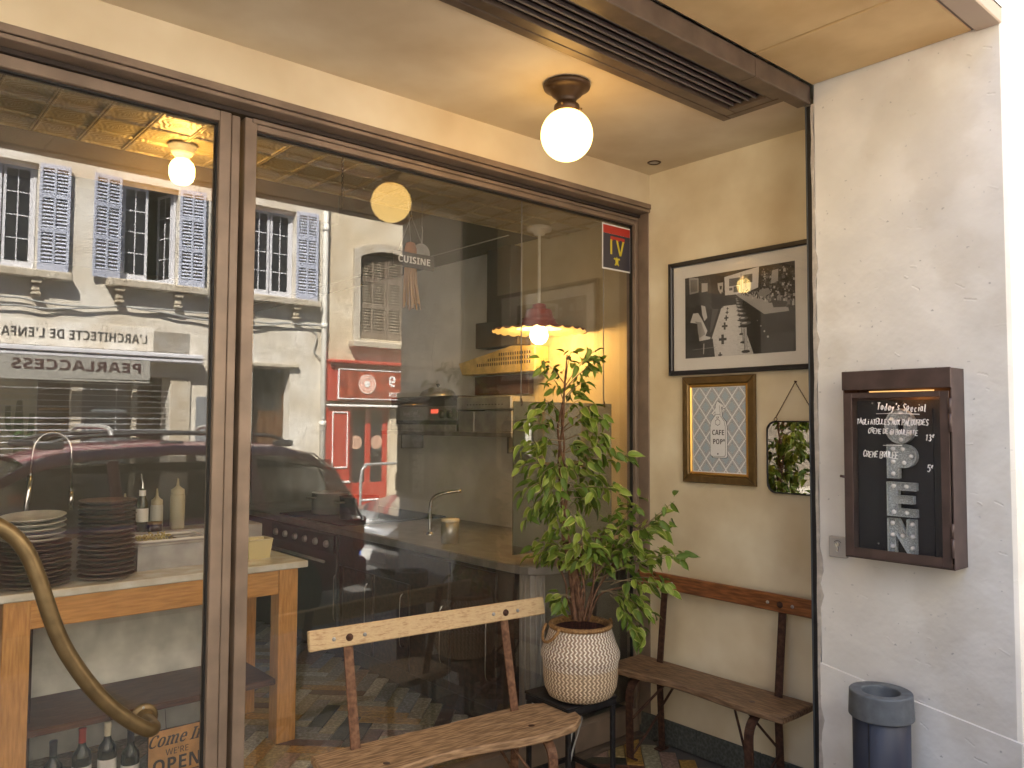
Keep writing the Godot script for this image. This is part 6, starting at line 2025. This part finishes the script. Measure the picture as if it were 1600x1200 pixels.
func lamps_inside():
	# bare bulb in a moulded jar on the tin ceiling
	var a = thing("ceiling_jar_lamp", "lit glass jar bulb on a pale porcelain base under the tin ceiling", "ceiling lamp", Vector3(-2.205, 2.875, -0.835))
	part("base", lathe(vs([0.030, -0.062, 0.030, -0.048, 0.040, -0.040, 0.050, -0.026, 0.052, -0.012, 0.062, -0.006, 0.062, 0.001, 0.0, 0.001]), 24), M.board, a)
	part("jar_bulb", lathe(vs([0.0, -0.172, 0.030, -0.168, 0.046, -0.154, 0.054, -0.130, 0.054, -0.095, 0.046, -0.076, 0.033, -0.0625]), 26, true, 0.03, 12), glow(Color(1.0, 0.84, 0.48), 1.2), a)
	var l = OmniLight3D.new()
	l.name = "jar_glow"
	a.add_child(l)
	l.position = Vector3(0, -0.12, 0)
	l.light_energy = 0.018
	l.light_color = Color(1.0, 0.76, 0.42)
	l.light_size = 0.04
	l.omni_range = 12.0
	l.omni_attenuation = 2.0
	l.shadow_enabled = true
	# red pendant with a scalloped skirt
	var p = thing("red_pendant_lamp", "lit pendant lamp with red bell and wide scalloped skirt on a white rod", "pendant lamp", Vector3(-0.03, 0.0, -0.855))
	part("canopy", lathe(vs([0.012, 2.82, 0.035, 2.826, 0.040, 2.845, 0.075, 2.85, 0.078, 2.872, 0.0, 2.876]), 28), M.board, p)
	part("rod", tubes(v3([0, 2.37, 0, 0, 2.83, 0]), 0.009, 10), M.board, p)
	part("bell", lathe(vs([0.150, 2.236, 0.140, 2.252, 0.116, 2.268, 0.106, 2.282, 0.103, 2.288, 0.104, 2.294, 0.096, 2.300, 0.084, 2.330, 0.080, 2.350, 0.072, 2.358, 0.048, 2.362, 0.044, 2.368, 0.044, 2.386, 0.030, 2.393, 0.0, 2.394]), 36), M.red, p)
	part("skirt", lathe(vs([0.293, 2.224, 0.280, 2.227, 0.22, 2.232, 0.149, 2.239]), 72, true, 0.022, 24), M.red, p)
	var under = mat(lin(0.68, 0.58, 0.36), 0.5)
	part("skirt_lining", lathe(vs([0.148, 2.233, 0.22, 2.227, 0.280, 2.222, 0.292, 2.219]), 72, true, 0.022, 24), under, p)
	part("bell_lining", lathe(vs([0.0, 2.345, 0.06, 2.34, 0.075, 2.32, 0.095, 2.282, 0.145, 2.236]), 30), under, p)
	part("globe_bulb", lathe(vs([0.0, 2.138, 0.022, 2.142, 0.042, 2.156, 0.055, 2.178, 0.0575, 2.198, 0.053, 2.222, 0.040, 2.242, 0.022, 2.262, 0.018, 2.30, 0.0, 2.302]), 28), glow(Color(1.0, 0.88, 0.60), 1.6), p)
	var l2 = OmniLight3D.new()
	l2.name = "pendant_glow"
	p.add_child(l2)
	l2.position = Vector3(0, 2.198, 0)
	l2.light_energy = 0.042
	l2.light_color = Color(1.0, 0.76, 0.42)
	l2.light_size = 0.05
	l2.omni_range = 12.0
	l2.omni_attenuation = 2.0
	l2.shadow_enabled = true

func hung_things():
	var hp = thing("hanging_screen", "grey green translucent screen panel hung on two wires behind the ficus", "screen", Vector3(0, 0, -0.42))
	var pm = StandardMaterial3D.new()
	pm.transparency = BaseMaterial3D.TRANSPARENCY_ALPHA
	pm.albedo_color = Color(0.40, 0.41, 0.34, 0.72)
	pm.roughness = 0.35
	part("panel", box(-0.612, 0.962, -0.003, 0.150, 1.768, 0.003), pm, hp)
	for x in [-0.558, 0.085]:
		part("wire", tubes(v3([x, 1.765, 0, x, 2.878, 0]), 0.0035, 8), M.cable, hp)
		part("hook", tubes(v3([x, 1.745, 0.005, x, 1.76, 0.012, x, 1.78, 0.004, x, 1.785, 0.0]), 0.004, 6), M.iron, hp)
	var cs = thing("kitchen_sign", "small dark hanging sign with white capitals reading CUISINE", "sign", Vector3(-0.995, 2.522, -0.80))
	part("plate", box(-0.132, -0.040, -0.004, 0.132, 0.040, 0.004, 0.001), mat(lin(0.035, 0.032, 0.030), 0.5), cs)
	part("lettering", letters("CUISINE", 0.036, 0.002, plane_xf(FACE_STREET, Vector3(0.0, 0.0, 0.0055)), "Droid Sans", 700, 1.05), M.white, cs)
	var cd = st_new(true)
	tube(cd, v3([-0.10, 0.038, 0, -0.02, 0.24, 0]), 0.0018, 5)
	tube(cd, v3([0.08, 0.038, 0, -0.02, 0.24, 0]), 0.0018, 5)
	tube(cd, v3([-0.02, 0.235, 0, -0.02, 0.357, 0]), 0.0018, 5)
	part("cord", fin(cd), M.cable, cs)
	part("bead", lathe(vs([0.0, -0.008, 0.009, 0.0, 0.0, 0.008]), 12), M.brass, cs, Vector3(-0.02, 0.24, 0))
	var wb = thing("straw_whisk", "straw hand brush with wooden head hanging behind the kitchen sign", "brush", Vector3(-0.965, 2.30, -0.88))
	part("head", lathe(vs([0.0, 0.24, 0.036, 0.24, 0.034, 0.30, 0.026, 0.335, 0.0, 0.345]), 16), mat(lin(0.28, 0.12, 0.05), 0.6), wb)
	var bs = st_new(true)
	var r = RandomNumberGenerator.new()
	r.seed = 6
	for i in 46:
		var a = r.randf() * TAU
		var q = sqrt(r.randf())
		tube(bs, [Vector3(cos(a) * q * 0.03, 0.245, sin(a) * q * 0.03), Vector3(cos(a) * q * 0.036, 0.12, sin(a) * q * 0.036), Vector3(cos(a) * q * 0.050 + 0.01, r.randf_range(-0.03, 0.02), sin(a) * q * 0.05)], 0.003, 5)
	var b = part("bristles", fin(bs), mat(lin(0.42, 0.25, 0.10), 0.8), wb)
	b.set_meta("kind", "stuff")
	part("cord", tubes(v3([0, 0.34, 0, -0.02, 0.578, 0]), 0.0018, 5), M.cable, wb)
	var sk = thing("wire_strainer", "round wire strainer hanging beside the kitchen sign", "strainer", Vector3(-0.905, 2.585, -0.86))
	var ring = []
	for i in 21:
		ring.append(Vector3(cos(TAU * i / 20) * 0.052, sin(TAU * i / 20) * 0.052, 0))
	part("ring", tubes(ring, 0.003, 6), M.steel, sk)
	part("mesh", prisms(circle(0, 0, 0.05, 20), 0.002), M.steel_dull, sk)
	part("handle", tubes(v3([0, 0.05, 0, 0.004, 0.13, 0, 0.0, 0.15, 0]), 0.003, 6), M.steel, sk)
	part("cord", tubes(v3([0, 0.15, 0, 0.0, 0.293, 0]), 0.0016, 5), M.cable, sk)
	solo("utensil_wire", tubes(v3([-0.885, 2.562, -0.145, -0.885, 2.560, -2.0, -0.885, 2.562, -4.24]), 0.0016, 5), M.cable, "thin wire stretched from the shopfront back into the kitchen", "wire")
	var ch = thing("short_chain", "short dark chain hanging from the tin ceiling near the right door", "chain", Vector3(-1.625, 2.876, -0.44))
	var cst = st_new(true)
	for k in 16:
		var y0 = -k * 0.016
		var y1 = y0 - 0.0195
		var w = Vector3(0.0045, 0, 0) if k % 2 == 0 else Vector3(0, 0, 0.0045)
		var m0 = Vector3(0, y0 - 0.005, 0)
		var m1 = Vector3(0, y1 + 0.005, 0)
		tube(cst, [Vector3(0, y0, 0), m0 + w, m1 + w, Vector3(0, y1, 0), m1 - w, m0 - w, Vector3(0, y0, 0)], 0.0016, 5, false)
	part("links", fin(cst), M.black, ch)

# ---------- the street behind the camera, seen in the glass ----------
func street_things():
	M.carpaint = mat(lin(0.19, 0.020, 0.045), 0.3, 0.1)
	M.carpaint.clearcoat_enabled = true
	M.carpaint.clearcoat = 1.0
	M.carpaint.clearcoat_roughness = 0.04
	M.silver = mat(lin(0.42, 0.43, 0.44), 0.3, 0.55)
	M.silver.clearcoat_enabled = true
	M.silver.clearcoat = 1.0
	M.silver.clearcoat_roughness = 0.05
	M.tyre = mat(lin(0.02, 0.02, 0.02), 0.9)
	M.car_glass = glass(0.72, Color(0.10, 0.12, 0.12))
	M.trim = mat(lin(0.02, 0.02, 0.022), 0.5)
	M.tail_red = mat(lin(0.28, 0.012, 0.012), 0.12)
	M.lamp_clear = mat(lin(0.6, 0.6, 0.6), 0.08, 0.3)
	M.plate_blue = mat(lin(0.02, 0.08, 0.42), 0.5)
	car("parked_people_carrier", "dark plum people carrier with roof rails parked at the kerb, reflected in the glass", Vector3(0.30, -0.10, 3.20), M.carpaint, 0)
	car("parked_silver_car", "silver car parked behind the plum people carrier, its bonnet reflected in the glass", Vector3(5.05, -0.117, 3.30), M.silver, 1)

# a car that points along -x; its rear bumper at x = 0, its near flank at z = 0 and its far one at z = 1.72
func car(called, label, at, paint, kind):
	var c = thing(called, label, "car", at)
	var w = 1.74
	var L = 4.35 if kind == 0 else 4.1
	# side outline stations: x, belt height, and lower flank
	var roof = [[-0.02, 0.86], [-0.10, 1.06], [-0.27, 1.34], [-0.45, 1.49], [-0.75, 1.555], [-1.6, 1.580], [-2.3, 1.545], [-2.62, 1.46], [-3.35, 1.03]] if kind == 0 else [[-0.03, 0.88], [-0.2, 1.10], [-0.62, 1.34], [-0.95, 1.42], [-1.6, 1.455], [-2.1, 1.42], [-2.35, 1.36], [-3.05, 0.99]]
	var belt = 1.02 if kind == 0 else 0.95
	# lower body: loft of cross sections
	var xs = [0.0, -0.04, -0.16, -0.6, -1.4, -2.4, -3.1, -3.45, -3.95, -L + 0.16, -L + 0.03, -L]
	var top = [0.72, belt - 0.10, belt, belt, belt, belt, belt, belt - 0.02, belt - 0.14, belt - 0.26, 0.58, 0.50]
	var inset = [0.16, 0.09, 0.045, 0.015, 0.0, 0.0, 0.01, 0.02, 0.05, 0.12, 0.22, 0.30]
	var rings = []
	for i in xs.size():
		var ins = inset[i]
		var t = top[i]
		var b = 0.30 if i > 0 and i < xs.size() - 1 else 0.42
		var half = []
		for e in [[0.10, b], [0.015, b + 0.10], [0.0, (b + t) * 0.5], [0.012, t - 0.10], [0.05, t - 0.015], [0.12, t + (0.0 if i < 3 or i > 6 else 0.0)]]:
			half.append(Vector2(ins + e[0], e[1]))
		var ring = []
		for p in half:
			ring.append(Vector3(xs[i], p.y, p.x))
		for k in range(half.size() - 1, -1, -1):
			ring.append(Vector3(xs[i], half[k].y + (0.02 if k == half.size() - 1 else 0.0), w - half[k].x))
		rings.append(ring)
	var st = st_new(true)
	var n = rings[0].size()
	for i in rings.size() - 1:
		var ctr = Vector3((xs[i] + xs[i + 1]) / 2, 0.65, w / 2)
		for k in n:
			var k2 = (k + 1) % n
			quad(st, rings[i][k], rings[i][k2], rings[i + 1][k2], rings[i + 1][k], (rings[i][k] + rings[i + 1][k2]) * 0.5 - ctr)
	for e in [[0, 1.0], [rings.size() - 1, -1.0]]:
		var ctr = Vector3(xs[e[0]], 0.55, w / 2)
		for k in n:
			tri(st, ctr, rings[e[0]][k], rings[e[0]][(k + 1) % n], Vector3(e[1], 0, 0))
	part("body", fin(st), paint, c)
	# roof shell between the roof line stations, rounded over to the sides
	var zi = 0.16
	var rf = st_new(true)
	var r0 = 2 if kind == 0 else 2
	var r1 = roof.size() - 2
	var prof = [[0.0, -0.085], [0.012, -0.03], [0.06, -0.004], [0.22, 0.014], [0.5, 0.022]]
	var rr = []
	for i in range(r0, r1 + 1):
		var ring = []
		for p in prof:
			ring.append(Vector3(roof[i][0], roof[i][1] + p[1], zi + p[0] * (w - 2 * zi)))
		for k in range(prof.size() - 2, -1, -1):
			ring.append(Vector3(roof[i][0], roof[i][1] + prof[k][1], w - zi - prof[k][0] * (w - 2 * zi)))
		rr.append(ring)
	for i in rr.size() - 1:
		for k in rr[0].size() - 1:
			quad(rf, rr[i][k], rr[i][k + 1], rr[i + 1][k + 1], rr[i + 1][k], Vector3(0, 1, (k - 3.5) * 0.4))
	part("roof", fin(rf), paint, c)
	part("headlining", boxes([[roof[r1][0] + 0.1, roof[r1][1] - 0.10, zi + 0.06, roof[r0][0] - 0.1, roof[r1][1] - 0.085, w - zi - 0.06]]), M.canvas, c)
	# pillars and side windows on each flank
	var pil = [[-0.05, -0.30, 0.16], [-0.95, -1.02, 0.09], [-2.02, -2.06, 0.08], [-3.36, -2.56, 0.07]] if kind == 0 else [[-0.16, -0.62, 0.14], [-1.30, -1.34, 0.08], [-3.05, -2.30, 0.07]]
	for s in 2:
		var zb = 0.075 if s == 0 else w - 0.075
		var zt = zi + 0.015 if s == 0 else w - zi - 0.015
		var lean = (zt - zb) / (roof[3][1] - 0.05 - belt)
		var sx = Transform3D(Basis(Vector3.RIGHT, Vector3(0, 1, lean), Vector3(0, 0, 1)), Vector3(0, 0, zb - lean * belt))
		for k in pil.size():
			var p = pil[k]
			var ps = st_new()
			var ty = (roof[r1][1] if p[1] < -2.2 else roof[3][1]) - 0.03
			if k == 0:
				var o = []
				for q in range(0, 4):
					o.append(Vector2(roof[q][0], roof[q][1]))
				o.append(Vector2(roof[3][0] - 0.20, roof[3][1] - 0.005))
				o.append(Vector2(p[1] - 0.14, ty - 0.06))
				o.append(Vector2(p[1] - 0.02, belt + 0.08))
				o.append(Vector2(p[1] - 0.02, belt - 0.03))
				o.append(Vector2(roof[0][0], belt - 0.10))
				prism(ps, o, 0.04, sx, 0.008)
			else:
				bar(ps, Vector3(p[0], belt - 0.02, zb), Vector3(p[1], ty, zt), 0.035, p[2], Vector3.RIGHT, 0.008)
			part("pillar", fin(ps), paint, c)
		for i in pil.size() - 1:
			var g = st_new()
			var a0 = Vector3(pil[i][0], belt - 0.01, zb)
			var a1 = Vector3(pil[i + 1][0], belt - 0.01, zb)
			var b1 = Vector3(pil[i + 1][1], roof[r1][1] - 0.05 if pil[i + 1][1] < -2.2 else roof[3][1] - 0.05, zt)
			var b0 = Vector3(pil[i][1], roof[3][1] - 0.06, zt)
			quad(g, a0, a1, b1, b0, Vector3(0, 0, -1 if s == 0 else 1))
			part("side_window", fin(g), M.car_glass, c)
		part("belt_trim", box(-3.3, belt - 0.005, (zb - 0.03 if s == 0 else zb + 0.005), -0.12, belt + 0.018, (zb - 0.005 if s == 0 else zb + 0.03), 0.003), M.trim, c)
		var ls = st_new()
		for x in [-0.98, -2.04, -3.1]:
			bx(ls, Vector3(x - 0.003, 0.40, (-0.0015 if s == 0 else w - 0.004)), Vector3(x + 0.003, belt - 0.06, (0.004 if s == 0 else w + 0.0015)))
		part("door_seam", fin(ls), M.trim, c)
		for x in [-1.12, -2.16]:
			part("door_handle", box(x - 0.16, belt - 0.17, (-0.035 if s == 0 else w + 0.005), x, belt - 0.135, (-0.005 if s == 0 else w + 0.035), 0.008), paint, c)
		part("side_mirror", box(-3.12, belt + 0.01, (-0.16 if s == 0 else w + 0.02), -2.98, belt + 0.15, (-0.02 if s == 0 else w + 0.16), 0.03), paint, c)
		part("side_strip", box(-3.2, 0.52, (-0.016 if s == 0 else w - 0.002), -0.75, 0.58, (0.002 if s == 0 else w + 0.016), 0.006), M.trim, c)
		# lights
		part("tail_light", box(-0.14, 0.62, (0.055 if s == 0 else w - 0.20), -0.005 + (0.012 if kind == 0 else 0.0), 0.90, (0.20 if s == 0 else w - 0.055), 0.03), M.tail_red, c)
		part("headlight", box(-L + 0.02, 0.60, (0.20 if s == 0 else w - 0.50), -L + 0.26, 0.74, (0.50 if s == 0 else w - 0.20), 0.04), M.lamp_clear, c)
		if kind == 0:
			var z = 0.30 if s == 0 else w - 0.30
			var rail = part("roof_rail", tubes(smooth_path(v3([-0.62, 1.555, z, -0.72, 1.615, z, -0.9, 1.645, z, -1.6, 1.66, z, -2.2, 1.64, z, -2.4, 1.605, z, -2.5, 1.555, z]), 4), 0.016, 8), M.trim, c)
			for x in [-0.68, -1.6, -2.44]:
				part("rail_foot", box(x - 0.09, 1.545, z - 0.022, x + 0.09, 1.60, z + 0.022, 0.015), M.trim, rail)
	if kind == 0:
		for x in [-1.0, -2.05]:
			part("roof_bar", tubes(smooth_path(v3([x, 1.64, 0.24, x, 1.70, 0.36, x, 1.71, 0.87, x, 1.70, 1.38, x, 1.64, 1.50]), 4), 0.018, 8), M.steel_dull, c)
	# windscreen and rear window
	for e in [[roof[roof.size() - 1], roof[r1], "windscreen"], [roof[1], roof[r0], "rear_window"]]:
		var g = st_new()
		quad(g, Vector3(e[0][0], e[0][1], 0.12), Vector3(e[0][0], e[0][1], w - 0.12), Vector3(e[1][0], e[1][1] - 0.01, w - zi - 0.03), Vector3(e[1][0], e[1][1] - 0.01, zi + 0.03), Vector3(1 if e[2] == "rear_window" else -1, 0.5, 0))
		part(e[2], fin(g), M.car_glass, c)
	part("tailgate", boxes([[-0.14, belt - 0.16, 0.14, -0.03, belt + 0.06, w - 0.14]], 0.02), paint, c)
	# seats seen through the windows
	for x in [-1.0, -2.2]:
		for z in [0.28, 0.96]:
			part("seat", boxes([[x - 0.12, 0.5, z, x + 0.03, 1.08, z + 0.5], [x - 0.06, 1.10, z + 0.13, x + 0.02, 1.28, z + 0.37]], 0.03), mat(lin(0.05, 0.05, 0.055), 0.8), c)
	part("rear_bumper", box(-0.10, 0.32, 0.10, 0.055, 0.56, w - 0.10, 0.03), paint if kind == 0 else M.silver, c)
	part("front_bumper", box(-L - 0.03, 0.30, 0.26, -L + 0.12, 0.50, w - 0.26, 0.03), M.trim if kind == 0 else M.silver, c)
	for e in [[0.056, 1.0], [-L - 0.031, -1.0]]:
		var pl = part("number_plate", box(min(e[0], e[0] + e[1] * 0.008), 0.36, w / 2 - 0.26, max(e[0], e[0] + e[1] * 0.008), 0.47, w / 2 + 0.26, 0.002), M.white, c)
		var x = e[0] + e[1] * 0.0085
		part("blue_band", box(min(x, x + e[1] * 0.001), 0.361, w / 2 + 0.215, max(x, x + e[1] * 0.001), 0.469, w / 2 + 0.258), M.plate_blue, pl)
	if kind == 1:
		part("wiper", tubes(v3([-3.07, 1.0, 0.5, -2.7, 1.18, 0.9]), 0.008, 6), M.trim, c)
		part("grille", box(-L - 0.012, 0.52, 0.5, -L + 0.05, 0.62, w - 0.5, 0.01), M.trim, c)
	for x in [-0.82, -L + 0.85]:
		for s in 2:
			var wh = part("wheel", lathe_at(vs([0.20, -0.09, 0.29, -0.10, 0.315, -0.07, 0.317, 0.07, 0.29, 0.10, 0.20, 0.09]), 28, Vector3(x, 0.317, 0.09 if s == 0 else w - 0.09)), M.tyre, c)
			part("rim", lathe_at(vs([0.205, -0.085, 0.19, -0.07, 0.06, -0.05, 0.0, -0.055, ]), 20, Vector3(x, 0.317, 0.08 if s == 0 else w - 0.08), Vector3.BACK if s == 0 else Vector3.FORWARD), M.steel, wh)
			part("wheel_arch", prisms(circle(x, 0.34, 0.375, 26), 0.01, frame_xf(Vector3.RIGHT, Vector3.UP, Vector3(0, 0, -0.003 if s == 0 else w + 0.003))), M.trim, c)
